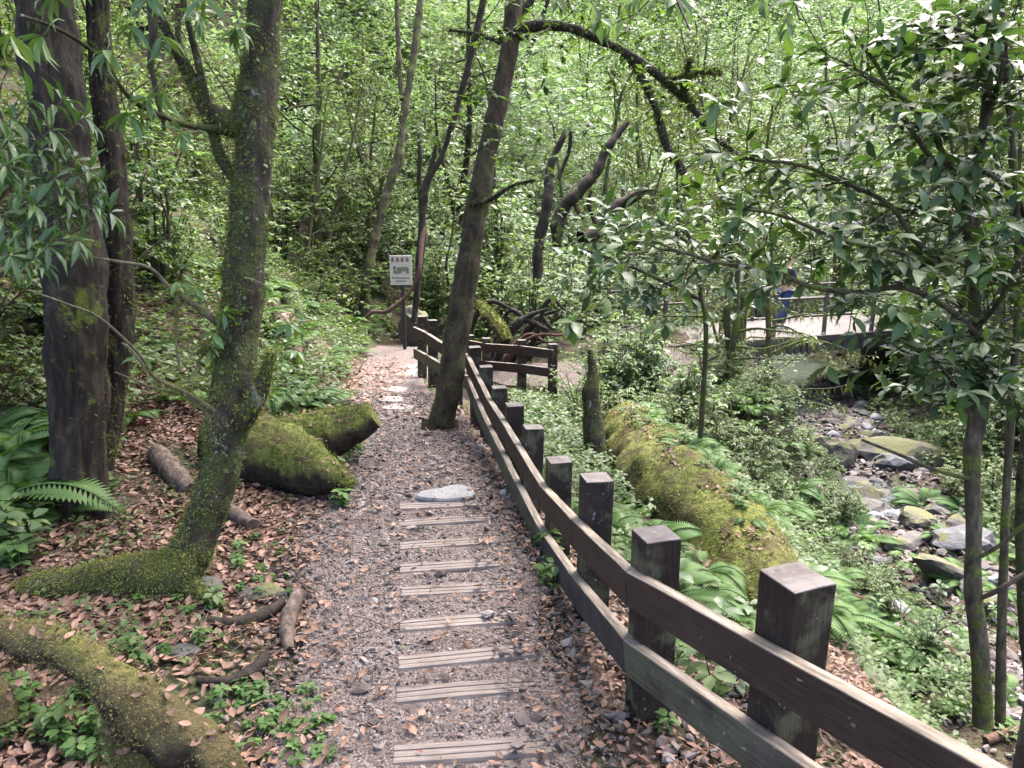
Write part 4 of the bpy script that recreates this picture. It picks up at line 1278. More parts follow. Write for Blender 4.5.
# heap of dead wood and roots behind the lower fence
r = np.random.default_rng(15)
hb = P(505, 335, 14.0); hb.z = hz(hb.x, hb.y)
for i in range(15):
    px = r.uniform(474, 548); py = r.uniform(292, 338); d = r.uniform(13.0, 14.4)
    a = r.uniform(-.9, 1.3); L = r.uniform(12, 36)
    g1 = Geo()
    pts, rad = LP([(px - L * math.cos(a), py + L * math.sin(a) * .6, d, r.uniform(4, 9)), (px + r.normal(0, 4), py + r.normal(0, 7), d - .1, r.uniform(3, 8)), (px + L * math.cos(a), py - L * math.sin(a) * .6, d - .2, r.uniform(1, 3))])
    pts[0].z = min(pts[0].z, hz(pts[0].x, pts[0].y) + .1)
    limb(g1, pts, rad, .05, 9, .35, 9, i, cap=(True, True))
    o = g1.build("driftwood_branch", M_BARK_BLACK if i % 5 else M_REDBARK, origin=pts[0]); o.location = pts[0]
    tag(o, "dead " + ("dark" if i % 5 else "red brown") + " branch in the wood heap behind the lower fence", "branch", "dark branches of the wood heap" if i % 5 else "red brown branches of the wood heap")
log_thing("mossy_log", "yellow mossy log slanting down to the lower fence in front of the wood heap", "log", [[(478, 305, 12.9, 10), (488, 316, 12.7, 14), (498, 328, 12.6, 15), (506, 342, 12.5, 13)]], [M_MOSSLOG], 3500, 44, (.03, .06), side=12)
# mossy stump right of the fence
log_thing("mossy_stump", "narrow mossy stump standing in undergrowth behind the fence posts", "stump", [[(596, 470, 7.6, 26), (594, 430, 7.6, 20), (591, 395, 7.6, 17), (593, 375, 7.6, 10), (590, 350, 7.6, 5)]], [M_BARK_MOSSY], 3000, 45, (.008, .03), keep=lambda p, n: np.full(len(p), .7), side=16, mossmat=M_MOSS_DARK)

# ------------------------------------------------------------------ loose stones
def stone(name, label, px, py, wpx, asp=(1, .7, .45), mat=None, seed=0, sink=.3, group=None, tilt=(0, 0), cat="rock"):
    v = G(px, py); d = project(v)[2]
    s = wpx / 2 * d / FOC * (.86 if name == 'stream_rock' else 1)
    Va, F = rock_arr(s * asp[0], s * asp[1], s * asp[2], seed)
    g1 = Geo(); g1.add(Va, F)
    o = g1.build(name, mat or M_ROCK, smooth=False)
    o.location = (v.x, v.y, v.z + s * asp[2] * (1 - 2 * sink) * .8)
    o.rotation_euler = (tilt[0], tilt[1], RNG.uniform(-.5, .5) if tilt == (0, 0) else tilt[1])
    return tag(o, label, cat, group)
stone("flat_stone", "purplish flat stone on the leaves beside the large mossy root", 172, 655, 56, (1, .55, .22), M_ROCK, 1)
stone("flat_stone", "brown flat stone between the mossy tree and the path", 262, 596, 62, (1, .5, .25), M_ROCK, 2)
stone("flat_stone", "grey angular stone against the foot of the mossy tree", 208, 592, 30, (1, .8, .9), M_ROCK, 3)
stone("round_stone", "small green mossy stone at the left end of a timber step", 401, 652, 18, (1, .7, .6), M_ROCKMOSS, 4)
Va, F = rock_arr(.30, .26, .42, 5)
g1 = Geo(); g1.add(Va, F)
o = g1.build("boulder", M_ROCKMOSS, smooth=False)
bp = P(413, 306, 13.9); o.location = (bp.x, bp.y, min(bp.z, hz(bp.x, bp.y) + .34))
tag(o, "pale grey boulder standing behind the sign post", "rock")
SR = [(945, 577, 112, (1, .45, .26), M_ROCKMOSS, "long tilted slab with moss on its near end in the stream", (.1, .45)), (866, 505, 44, (1, .8, .8), M_ROCKMOSS, "round moss capped rock in the middle of the stream", None),
      (893, 470, 60, (1, .5, .5), M_ROCKDARK, "dark wet rock under the broad tan slab", None), (905, 458, 130, (1, .55, .3), M_ROCKMOSS, "broad flat tan slab across the stream", None),
      (916, 524, 50, (1, .7, .6), M_ROCKMOSS, "yellow mossy rock beside the brown pool", None), (832, 462, 62, (1, .6, .7), M_ROCKMOSS, "mossy boulder with roots at the left bank of the stream", None),
      (880, 500, 36, (1, .8, .5), M_ROCK, "grey rock right of the round mossy rock", None), (912, 500, 40, (1, .7, .5), M_ROCK, "pale grey rock near the right bank", None), (856, 488, 46, (1, .7, .4), M_ROCK, "grey flat rock above the round mossy rock", None),
      (905, 545, 60, (1, .5, .3), M_ROCK, "reddish flat rock half under water", None), (985, 610, 50, (1, .7, .6), M_ROCKMOSS, "mossy rock nearest the viewer in the stream", None), (960, 548, 70, (1, .8, .5), M_ROCKDARK, "dark rock at the foot of the right bank", None),
      (835, 512, 40, (1, .6, .4), M_ROCK, "grey rock at the fern edge of the stream", None), (800, 440, 40, (1, .6, .5), M_ROCK, "rock below the bridge on the left", None)]
for i, (px, py, w, asp, m, lab, tl) in enumerate(SR):
    stone("stream_rock", lab, px, py, w, asp, m, 10 + i, .25, "named rocks in the stream", tl or (0, 0))
r = np.random.default_rng(16)
protos = []
for i in range(6):
    Va, F = rock_arr(1, .75, .5, 60 + i, 2)
    g1 = Geo(); g1.add(Va, F)
    protos.append(g1.mesh("stream_rock", [M_ROCK, M_ROCKMOSS, M_ROCK, M_ROCKDARK, M_ROCK, M_SLATE][i], False))
glab = ["grey rock among many in the stream bed", "moss capped rock among many in the stream bed", "grey rock among many in the stream bed", "dark wet rock among many in the stream bed", "grey rock among many in the stream bed", "pale rock among many in the stream bed"]
cnt = 0
while cnt < 240:
    y = r.uniform(7.5, 26); x = xs(y) + r.normal(0, .85)
    q = project((x, y, -2.5))
    if not (600 < q[0] < 1040): continue
    cnt += 1
    i = int(r.integers(0, 6)); s = r.uniform(.06, .22) * (1 + (r.random() < .1) * .6)
    o = bpy.data.objects.new("stream_rock", protos[i]); COL.objects.link(o)
    o.location = (x, y, hz(x, y) + s * .15); o.scale = (s, s, s * r.uniform(.7, 1.2)); o.rotation_euler = (r.normal(0, .15), r.normal(0, .15), r.uniform(0, 6.28))
    tag(o, glab[i], "rock", glab[i].replace(" rock among many", " rocks"))
wy = np.arange(4, 40, .3); wsx = np.linspace(-1.6, 1.6, 15)
WX = xs(wy)[:, None] + .45 * wsx[None, :] + .25 * np.sin(wy * 1.3)[:, None]; WY = np.repeat(wy[:, None], 15, 1)
tag(grid_geo(WX, WY, 0 * WX + BED + .04).build("stream_water", M_WATER), kind="structure")

# ------------------------------------------------------------------ sign
sb = G(405, 350); ds = project(sb)[2]
sg = thing("trail_sign", "cream notice board with red and green print on a thin dark pole", "sign", sb)
top = P(404, 254, ds)
H = top.z - sb.z
g1 = Geo(); add_box(g1, *bevel_box(.055, .055, H - .1 + .3, .005, 0), M=Matrix.Translation((0, 0, (H - .1 - .3) / 2)))
g1.build("pole", M_SIGNPOLE, sg, smooth=False)
BW, BH = 21.5 * ds / FOC, 28.5 * ds / FOC
bx = 0.0
g1 = Geo(); add_box(g1, *bevel_box(BW, .02, BH, .004, 0), M=Matrix.Translation((bx - .02, -.04, H - BH / 2)))
board = g1.build("board", M_SIGN, sg, smooth=False)
g1 = Geo(); add_box(g1, *bevel_box(BW * 1.02, .05, .02, .003, 0), M=Matrix.Translation((bx - .02, -.03, H - BH - .012)))
g1.build("bracket", M_SIGNPOLE, sg, smooth=False)
def sbars(lst, mat, name):
    g1 = Geo()
    for (u, v, w, h) in lst:
        add_box(g1, *bevel_box(w * BW, .006, h * BH, 0, 0), M=Matrix.Translation((bx - .02 + (u - .5) * BW, -.0525, H - v * BH)))
    g1.build(name, mat, board, smooth=False)
red = []
for u0 in (.14, .36, .58, .80):
    red += [(u0, .13, .03, .15), (u0, .09, .13, .022), (u0, .14, .13, .02), (u0, .19, .14, .022), (u0 - .05, .165, .022, .06), (u0 + .05, .165, .022, .06)]
sbars(red, M_SIGNRED, "lettering")
sbars([(.42, .50, .22, .20), (.62, .46, .18, .14), (.24, .47, .05, .24), (.80, .50, .12, .2)], M_SIGNGREEN, "picture")
rr_ = np.random.default_rng(3)
dk = [(.2, .42, .08, .07), (.2, .54, .04, .1), (.7, .42, .03, .12), (.33, .60, .2, .02)]
for row, (v, a, b) in enumerate(((.75, .12, .88), (.86, .28, .72))):
    u = a
    while u < b:
        w = .035
        dk += [(u, v, w, .012), (u, v + .02, w * .8, .012), (u, v + .008, .012, .045)]
        u += w + .018
sbars(dk, M_SIGNDARK, "lettering")

# ------------------------------------------------------------------ bridge
A = Vector((3.0, 15.6, -.98)); B = Vector((11.2, 18.6, -.90))
dv = (B - A); Lb = dv.length; ang = math.atan2(dv.y, dv.x); Wb = 2.6
br = thing("footbridge", "low pinkish footbridge with slatted side beam crossing the rocky stream", "bridge", A)
br.rotation_euler = (0, 0, ang)
g1 = Geo(); add_box(g1, *bevel_box(Lb, Wb, .1, .01, 3), M=Matrix.Translation((Lb / 2, Wb / 2, .0)))
g1.build("deck", M_DECK, br, smooth=False)
for yy in (-.08, Wb + .08):
    g1 = Geo(); add_box(g1, *bevel_box(Lb, .12, .14, .01, 3), M=Matrix.Translation((Lb / 2, yy, .03)))
    add_box(g1, *bevel_box(Lb, .10, .22, .01, 3), M=Matrix.Translation((Lb / 2, yy + (.02 if yy < 0 else -.02), -.155)))
    for k in range(int(Lb / .17)):
        add_box(g1, *bevel_box(.07, .05, .24, .004, 0), M=Matrix.Translation((.1 + k * .17, yy - (.055 if yy < 0 else -.055), -.165)))
    g1.build("side_beam", M_BEAM, br, smooth=False)
for yy in (.02, Wb - .02):
    for k in range(7):
        g1 = Geo(); add_box(g1, *bevel_box(.07, .07, 1.0, .006, 0), M=Matrix.Translation((.2 + k * (Lb - .4) / 6, yy, .55)))
        g1.build("railing_post", M_BRIDGERAIL, br, smooth=False)
    for zz in ((.95, .6) if yy > 1 else (.95,)):
        g1 = Geo(); limb(g1, [Vector((0.1, yy + .045, zz)), Vector((Lb / 2, yy + .045, zz - .03)), Vector((Lb - .1, yy + .045, zz))], [.03, .03, .03], .4, 8, 0, cap=(True, True))
        g1.build("handrail", M_BRIDGERAIL, br)
for x in (.25, Lb - .5):
    pb = br.matrix_basis @ Vector((x, Wb / 2, 0))
    g1 = Geo(); add_box(g1, *bevel_box(.5, Wb - .2, 2.2, .03, 2, .02), M=Matrix.Translation((x, Wb / 2, -1.2)))
    g1.build("pier", M_BEAM, br, smooth=False)

# ------------------------------------------------------------------ person on the bridge
pr = ray(783, 329)
tt_ = (A.z + .05 - CAMZ) / pr[2]
feet = Vector(pr * tt_ + np.array([0, 0, CAMZ]))
def skinned(name, verts, edges, radii, mat, parent, root=0, sub=2):
    me = bpy.data.meshes.new(name)
    me.from_pydata(verts, edges, [])
    o = bpy.data.objects.new(name, me); COL.objects.link(o); o.parent = parent
    m = o.modifiers.new("skin", "SKIN"); m.use_smooth_shade = True
    if not me.skin_vertices: me.skin_vertices.new()
    for i, rr in enumerate(radii):
        d = me.skin_vertices[0].data[i]
        d.radius = rr if hasattr(rr, "__len__") else (rr, rr); d.use_root = (i == root)
    o.modifiers.new("sub", "SUBSURF").levels = sub
    o.modifiers["sub"].render_levels = sub
    me.materials.append(mat)
    return o
ps = thing("person", "person in blue jeans and a dark top walking across the footbridge", "person", feet)
ps.rotation_euler = (0, 0, ang + math.pi * .5)
body_v = [(0, 0, .95), (0, 0, 1.15), (0, .01, 1.35), (0, .01, 1.47), (0, -.01, 1.56), (0, -.015, 1.66), (0, 0, 1.72),
          (.09, 0, .92), (.10, -.12, .52), (.10, -.02, .10), (.10, -.14, .035), (-.09, 0, .92), (-.10, .12, .52), (-.10, .26, .14), (-.10, .16, .04),
          (.19, .01, 1.40), (.24, .06, 1.14), (.24, -.04, .92), (.24, -.08, .83), (-.19, .01, 1.40), (-.24, -.06, 1.14), (-.23, -.2, .96), (-.23, -.25, .88), (0, -.125, 1.645)]
body_e = [(0, 1), (1, 2), (2, 3), (3, 4), (4, 5), (5, 6), (0, 7), (7, 8), (8, 9), (9, 10), (0, 11), (11, 12), (12, 13), (13, 14), (2, 15), (15, 16), (16, 17), (17, 18), (2, 19), (19, 20), (20, 21), (21, 22), (5, 23)]
body_r = [(.14, .10), (.13, .09), (.15, .10), .06, .055, (.08, .095), .06, .085, .06, .04, .035, .085, .06, .04, .035, .05, .04, .03, .035, .05, .04, .03, .035, .012]
skinned("body", body_v, body_e, body_r, M_SKIN, ps)
skinned("trousers", [(0, 0, 1.0), (.09, 0, .90), (.10, -.12, .52), (.10, -.03, .10), (-.09, 0, .90), (-.10, .12, .52), (-.10, .25, .15)], [(0, 1), (1, 2), (2, 3), (0, 4), (4, 5), (5, 6)], [(.16, .12), .105, .085, .085, .105, .085, .085], M_JEANS, ps)
skinned("shirt", [(0, 0, .98), (0, 0, 1.2), (0, .01, 1.36), (0, .01, 1.45), (.19, .01, 1.41), (.24, .05, 1.16), (-.19, .01, 1.41), (-.24, -.05, 1.16)], [(0, 1), (1, 2), (2, 3), (2, 4), (4, 5), (2, 6), (6, 7)], [(.165, .125), (.15, .11), (.17, .12), .075, .07, .06, .07, .06], M_SHIRT, ps)
skinned("hair", [(0, .03, 1.60), (0, .035, 1.68), (0, .0, 1.755)], [(0, 1), (1, 2)], [(.09, .07), (.105, .09), .07], M_HAIR, ps)
for sx, yy, zz in ((.10, -.07, .045), (-.10, .21, .07)):
    g1 = Geo(); limb(g1, [Vector((sx, yy + .1, zz + .01)), Vector((sx, yy, zz)), Vector((sx, yy - .13, zz - .01))], [.045, .05, .035], .03, 10, 0, cap=(True, True))
    g1.build("shoe", M_SHOE, ps)
# ------------------------------------------------------------------ plant prototypes
def fern_mesh(name, nf, L, seed, mat, pin=15, arch=.55):
    r = np.random.default_rng(seed)
    g1 = Geo()
    for f in range(nf):
        az = f / nf * 6.283 + r.normal(0, .25)
        d = np.array([math.cos(az), math.sin(az), 0])
        l = L * r.uniform(.7, 1.1); up = r.uniform(.5, 1.1) * arch
        s = np.linspace(0, 1, pin + 3)
        C = d[None] * (l * (s - .12 * s ** 2))[:, None] + np.array([0, 0, 1.0])[None] * (l * (up * s * 1.25 - (up * 1.0 + .12) * s ** 2.2))[:, None]
        T = unit(np.gradient(C, axis=0))
        side = np.cross(d, [0, 0, 1.0])
        limb(g1, C[::3], [.004 * L / .5] * len(C[::3]), .2, 3, 0, cap=(False, False), rnd=.2)
        for sg_ in (1, -1):
            idx = np.arange(2, len(C) - 1)
            prof = np.sin(np.clip((s[idx] - .08) / .92, 0, 1) ** .75 * math.pi * .93 + .15)
            ax = unit(side[None] * sg_ + T[idx] * .45 + np.array([0, 0, -.18]))
            scatter(g1, LEAF_LO, C[idx], ax, unit(np.cross(ax, T[idx]) * -sg_ + np.array([0, 0, .4])), l * .24 * prof + .01, width=.36, rnd=np.clip(r.normal(.5, .12) + .15 * s[idx] + r.normal(0, .08, len(idx)), 0, 1))
    return g1.mesh(name, mat, False)

FERNS = [fern_mesh("fern_plant", 9, .55, 1, M_FERN, 24), fern_mesh("fern_plant", 7, .7, 2, M_FERN_BLUE, 27, .7), fern_mesh("fern_plant", 11, .5, 3, M_FERN, 23, .4), fern_mesh("fern_plant", 8, .62, 4, M_FERN_BLUE, 25, .5), fern_mesh("fern_plant", 8, .5, 5, M_FERN, 24, .8)]

def rosette_mesh(name, n, L, seed, mat, stem=.12, tmpl=LEAF_HI, layers=3):
    r = np.random.default_rng(seed)
    g1 = Geo()
    limb(g1, [Vector((0, 0, -.02)), Vector((.01, 0, stem * .6)), Vector((0, .01, stem))], [.004, .003, .002], .05, 4, 0, rnd=.2)
    for k in range(layers):
        z = stem * (1 - k * .28)
        ph = r.uniform(0, 6.28) + np.linspace(0, 6.283, n, endpoint=False) + r.normal(0, .2, n)
        ax = np.stack([np.cos(ph), np.sin(ph), r.uniform(-.15, .45, n)], -1)
        scatter(g1, tmpl, np.array([0, 0, z]) + ax * .01, unit(ax), unit(np.array([0, 0, 1.0]) + rdir(n, r) * .3), L * r.uniform(.6, 1.1, n) * (1 - .1 * k), rnd=r.random(n))
    return g1.mesh(name, mat, True)
HERBS = [rosette_mesh("herb_plant", 6, .07, 1, M_FERN_BLUE), rosette_mesh("herb_plant", 5, .09, 2, M_LEAF, .16), rosette_mesh("herb_plant", 7, .06, 3, M_FERN, .1, layers=4), rosette_mesh("herb_plant", 4, .10, 4, M_LEAF_GLOSS, .2)]

def shrub_proto(name, seed, H, W, nst, ntw, nleaf, lsize, lmat, bmat, tmpl=LEAF_MID, droop=-.2):
    r = np.random.default_rng(seed)
    st, lf = Geo(), Geo()
    for i in range(nst):
        az = r.uniform(0, 6.283); lean = r.uniform(.1, .75)
        tip = np.array([math.cos(az) * W * lean, math.sin(az) * W * lean, H * r.uniform(.55, 1.0) * (1 - .25 * lean)])
        mid = tip * np.array([.38, .38, .55]) + r.normal(size=3) * .06 * H
        pts = [Vector((0, 0, -.1)), Vector(mid), Vector(tip)]
        C, R = resample(pts, [.018 * H, .012 * H, .004 * H], .12 * H / 1.5)
        limb(st, pts, [.012 * H, .008 * H, .003 * H], .12 * H / 1.5, 5, 0)
        T = frames(C)[0]
        for j in range(ntw):
            k = int(r.uniform(.3, 1) * (len(C) - 1))
            dd = unit(rdir(1, r)[0] * np.array([1, 1, .5]) + T[k] * .5 + np.array([math.cos(az), math.sin(az), 0]) * .4)
            CC, TT = twig(st, C[k], dd, r.uniform(.15, .32) * (H / 1.5) ** .5, .004, r, .25, -.05, sides=3)
            leaf_sprays(lf, CC, TT, nleaf, lsize, r, tmpl=tmpl, droop=droop)
    a = st.mesh(name + "_stem", bmat, True); b = lf.mesh(name + "_foliage", lmat, True)
    return [("stem", a), ("foliage", b)]

def tree_proto(name, seed, H, r0, nbr, ntw, nleaf, lsize, lmat, bmat, first=.25, hang=0, lean=.12, brl=(.22, .42), tmpl=LEAF_MID, hmat=None):
    r = np.random.default_rng(seed)
    tk, bg_, lf, hg = Geo(), Geo(), Geo(), Geo()
    p = np.array([0, 0, -.3]); d = unit(np.array([r.normal(0, lean), r.normal(0, lean), 1]))
    pts = [p.copy()]
    for k in range(8):
        d = unit(d + r.normal(size=3) * .10 + np.array([0, 0, .08])); p = p + d * H / 8; pts.append(p.copy())
    rad = r0 * np.linspace(1.15, .25, 9)
    V, N, C, R, T = limb(tk, pts, rad, .18, 10, .14, 5, seed)
    for j in range(nbr):
        k = int((first + (1 - first) * (j + r.random()) / nbr) * (len(C) - 1))
        az = r.uniform(0, 6.283)
        L = H * r.uniform(*brl) * (1.1 - .5 * k / len(C))
        q = C[k].copy(); dd = unit(np.array([math.cos(az), math.sin(az), r.uniform(.0, .8)]))
        bp = [q.copy()]
        for s in range(5):
            dd = unit(dd + r.normal(size=3) * .22); q = q + dd * L / 5; bp.append(q.copy())
        br_ = np.linspace(R[k] * .45, .006, 6)
        V2, N2, CC, RR, TT = limb(bg_, bp, br_, .14, 6, .12, 6, j)
        for t_ in range(ntw):
            i = int(r.uniform(.2, 1) * (len(CC) - 1))
            d2 = unit(TT[i] * r.uniform(.1, .9) + rdir(1, r)[0] * np.array([1, 1, .5]))
            c3, t3 = twig(bg_, CC[i], d2, r.uniform(.25, .6), .005, r, .25, -.06, sides=3)
            leaf_sprays(lf, c3, t3, nleaf, lsize, r, tmpl=tmpl, droop=-.2)
        if hang:
            tufts(hg, V2, N2, hang, (.06, .28), rng=r, droop=-2.6, width=(.10, .25), out=.35)
    if hang: tufts(hg, V, N, hang * 3, (.03, .09), rng=r, droop=-1.2, width=(.4, .9))
    out = [("trunk", tk.mesh(name + "_trunk", bmat)), ("branch", bg_.mesh(name + "_branch", bmat)), ("crown", lf.mesh(name + "_crown", lmat))]
    if hang: out.append(("moss", hg.mesh(name + "_moss", hmat or M_HANG, False)))
    return out

_made = {}
def place(name, proto, loc, rz, s, label, cat, group, tilt=(0, 0)):
    key = (name, id(proto))
    if isinstance(proto, bpy.types.Mesh):
        o = bpy.data.objects.new(name, proto); COL.objects.link(o)
        o.location = loc; o.rotation_euler = (tilt[0], tilt[1], rz); o.scale = (s, s, s)
        return tag(o, label, cat, group)
    if key in _made:
        root, ch = _made[key]
        return copy_tree(root, ch, loc, rz, s, label, group, tilt)
    root = thing(name, label, cat, loc, group)
    root.rotation_euler = (tilt[0], tilt[1], rz); root.scale = (s, s, s)
    ch = []
    for nm, me in proto:
        c = bpy.data.objects.new(nm, me); COL.objects.link(c); c.parent = root; ch.append(c)
    _made[key] = (root, ch)
    return root

# regions that must stay open to the eye: path, bridge view, stream
def blocked(x, y, pad=.15):
    return xl(y) - pad < x < xr(y) + pad + .35 and y < 14.5
def on_lower(x, y):
    return np.min(np.hypot(cc[:, 0] - x, cc[:, 1] - y)) < .9

# ------------------------------------------------------------------ ferns, herbs
r = np.random.default_rng(101)
def fern_area(n, xr_, yr_, sc, label, group, kinds, ok=None):
    k = 0; tries = 0
    while k < n and tries < 5000:
        tries += 1
        px, py = r.uniform(*xr_), r.uniform(*yr_)
        v = G(px, py)
        if blocked(v.x, v.y) or (ok and not ok(v)): continue
        f = FERNS[kinds[int(r.integers(0, len(kinds)))]]
        place("fern_plant", f, (v.x, v.y, v.z - .02), r.uniform(0, 6.28), r.uniform(*sc), label, "fern", group, (r.normal(0, .15), r.normal(0, .15)))
        k += 1
for (px, py, s, lab) in [(2, 505, 1.0, "fern at the left border, highest of the big fronds beside the dark tree"), (-30, 470, 1.3, "high fern cut by the left border beside the shrub"),
                         (-30, 520, 1.3, "tall fern cut by the left border"), (24, 492, 1.0, "dense fern in front of the bank at far left")]:
    v = G(px, py); place("fern_plant", FERNS[int(r.integers(0, 3))], v, r.uniform(0, 6), s * 1.05, lab, "fern", "ferns at the left border")
fern_area(80, (255, 395), (255, 410), (.5, .95), "fern on the steep bank left of the path", "ferns on the left bank", [0, 1, 2, 3], lambda v: v.x < xl(v.y) - .1)
fern_area(26, (498, 610), (390, 480), (.55, 1.0), "fern in the dip behind the fence posts", "ferns behind the fence", [1, 3, 3, 4])
fern_area(18, (560, 660), (470, 640), (.4, .8), "low fern between the fence and the mossy log", "ferns between fence and log", [1, 3], lambda v: v.x < 1.1)
fern_area(84, (680, 960), (370, 660), (.6, 1.05), "fern on the slope between the mossy log and the stream", "ferns on the stream slope", [0, 1, 3, 4, 4], lambda v: v.x > 1.9 and v.x < xs(v.y) - .55)
fern_area(40, (900, 1020), (430, 720), (.5, 1.0), "fern around the saplings at the right border", "ferns at the right border", [0, 1, 3])
fern_area(22, (640, 780), (380, 480), (.4, .7), "fern growing on top of the mossy log", "ferns on the log", [1, 3, 4], lambda v: 1.5 < v.x < 2.4)
fern_area(26, (100, 270), (200, 420), (.6, 1.1), "fern on the dark bank behind the mossy tree", "ferns behind the mossy tree", [0, 2])
fern_area(12, (-40, 45), (430, 520), (.8, 1.2), "lush fern in the group at the left border under the long leaved shrub", "ferns at the left border", [4, 1, 3])

def herb_area(n, xr_, yr_, sc, label, group, kinds=(0, 1, 2), ok=None, path_ok=False, pad=-.12):
    k = 0; tries = 0
    while k < n and tries < 6000:
        tries += 1
        v = G(r.uniform(*xr_), r.uniform(*yr_))
        if (not path_ok and blocked(v.x, v.y, pad)) or (ok and not ok(v)): continue
        place("herb_plant", HERBS[kinds[int(r.integers(0, len(kinds)))]], (v.x, v.y, v.z - .01), r.uniform(0, 6.28), r.uniform(*sc), label, "herb", group, (r.normal(0, .2), r.normal(0, .2)))
        k += 1
herb_area(70, (205, 335), (690, 768), (.28, .55), "green seedling in the dense patch at the bottom left of the path", "seedlings in the bottom patch", (0, 2), path_ok=True)
herb_area(24, (120, 230), (590, 690), (.3, .8), "small herb among dead leaves under the mossy tree", "herbs under the mossy tree", (0, 2, 1))
herb_area(18, (230, 300), (540, 600), (.3, .7), "small herb between the mossy tree and the path", "herbs beside the mossy tree", (0, 2))
herb_area(24, (335, 400), (440, 510), (.5, 1.1), "herb at the path edge beside the forked mossy log", "herbs beside the mossy log", (0, 1), path_ok=True, ok=lambda v: v.x < xl(v.y) + .25)
herb_area(26, (455, 560), (400, 600), (.4, 1.1), "herb along the foot of the fence", "herbs at the fence foot", (0, 1, 2), path_ok=True, ok=lambda v: v.x > xr(v.y) + .02)
herb_area(20, (600, 760), (600, 740), (.5, 1.2), "herb behind the near fence rails", "herbs behind the near rails", (0, 1, 3))
herb_area(34, (800, 1000), (560, 720), (.6, 1.6), "leafy herb on the slope behind the nearest post", "herbs behind the nearest post", (0, 1, 3))
herb_area(30, (0, 110), (690, 768), (.4, 1.0), "herb around the mossy roots at bottom left", "herbs around the mossy roots", (0, 1, 2))
herb_area(16, (0, 36), (490, 575), (.7, 1.4), "broad leaved herb at the left border beside the root", "broad herbs at the left border", (1, 0, 3))
def log_top(y, off):
    k = int(np.argmin(np.abs(LOGC[:, 1] - y))); R_ = LOGR[k] * .97
    return (LOGC[k, 0] + off * R_, y, LOGC[k, 2] + R_ * math.sqrt(max(.05, 1 - off * off)) - .02)
for i in range(40):
    place("herb_plant", HERBS[i % 3], log_top(r.uniform(4.5, 8.6), r.normal(.25, .38)), r.uniform(0, 6.28), r.uniform(.35, .9), "herb rooted in the moss of the fallen log", "herb", "herbs on the fallen log")
for i in range(22):
    place("fern_plant", FERNS[[1, 3, 4][i % 3]], log_top(r.uniform(4.6, 8.7), r.normal(.45, .25)), r.uniform(0, 6.28), r.uniform(.3, .6), "fern growing on top of the mossy log", "fern", "ferns on the log")
for (px, py, s) in [(690, 600, .7), (720, 620, .6), (760, 600, .65), (700, 575, .6)]:
    place("fern_plant", FERNS[1], G(px, py), r.uniform(0, 6.28), s, "low fern between the fence and the mossy log", "fern", "ferns between fence and log")

fern_area(10, (470, 560), (318, 345), (.7, 1.1), "fern in front of the dark wood heap", "ferns at the wood heap", [1, 3, 4])
# ------------------------------------------------------------------ shrubs
SH = [shrub_proto("bush_a", 1, 1.5, 1.0, 9, 9, 13, .085, M_LEAF, M_BARK_THIN), shrub_proto("bush_b", 2, 1.3, 1.1, 10, 9, 14, .075, M_LEAF_BRIGHT, M_BARK_THIN),
      shrub_proto("bush_c", 3, 1.8, .9, 8, 10, 13, .10, M_LEAF_BRIGHT, M_BARK_THIN), shrub_proto("bush_d", 4, 1.2, 1.2, 10, 8, 16, .06, M_LEAF, M_BARK_THIN), shrub_proto("bush_e", 5, 1.6, 1.1, 9, 9, 10, .12, M_LEAF_GLOSS, M_BARK_THIN)]
r = np.random.default_rng(103)
def shrub_area(n, xr_, yr_, sc, label, group, kinds, ok=None):
    k = 0; tries = 0
    while k < n and tries < 4000:
        tries += 1
        x, y = r.uniform(*xr_), r.uniform(*yr_)
        z = hz(x, y); q = project((x, y, z))
        if q[2] < 3 or not (-120 < q[0] < 1140) or blocked(x, y, .35) or on_lower(x, y): continue
        if ok and not ok(x, y, q): continue
        i = kinds[int(r.integers(0, len(kinds)))]
        place("bush", SH[i], (x, y, z), r.uniform(0, 6.28), r.uniform(*sc), label, "bush", group)
        k += 1
keepb = lambda x, y, q: not (abs(x - xs(y)) < 1.3) and not (650 < q[0] < 960 and 300 < q[1] < 420)
shrub_area(46, (-10, -3.0), (7.5, 17), (.6, 1.15), "leafy bush on the steep slope left of the path", "bushes on the left slope", [0, 1, 2, 3], lambda x, y, q: x < xl(y) - 1.0 and q[0] < 400)
shrub_area(22, (-9, -3.6), (4.6, 8), (.5, .9), "dark green bush on the shaded bank behind the big trunk", "bushes behind the big trunk", [0, 3], lambda x, y, q: q[0] < 260)
shrub_area(40, (-5, 3.0), (15.0, 23), (.7, 1.4), "bush on the rise behind the sign and wood heap", "bushes behind the sign", [0, 1, 2, 3])
shrub_area(50, (-16, 6), (19, 34), (.9, 1.9), "bright bush high on the slope in the middle distance", "bushes on the upper slope", [1, 2, 1])
shrub_area(36, (8.5, 17), (9, 24), (.6, 1.3), "bush on the far bank right of the stream", "bushes on the far stream bank", [1, 2, 4, 0], lambda x, y, q: x > xs(y) + 1.9 and not (300 < q[1] < 345))
shrub_area(40, (5.6, 10), (6, 14), (.4, .75), "low bush at the water side under the right saplings", "bushes at the right water side", [0, 4, 3, 2], lambda x, y, q: x > xs(y) + 1.0)
shrub_area(56, (3, 24), (21.5, 42), (1.0, 2.0), "pale bush on the valley side beyond the bridge", "bushes beyond the bridge", [1, 2])
shrub_area(26, (.9, 3.6), (9.4, 12.6), (.45, .85), "low bush on the slope below the lower path", "bushes below the lower path", [0, 1, 3, 2], lambda x, y, q: not (480 < q[0] < 575) and not (q[0] > 655 and y > 10.4))

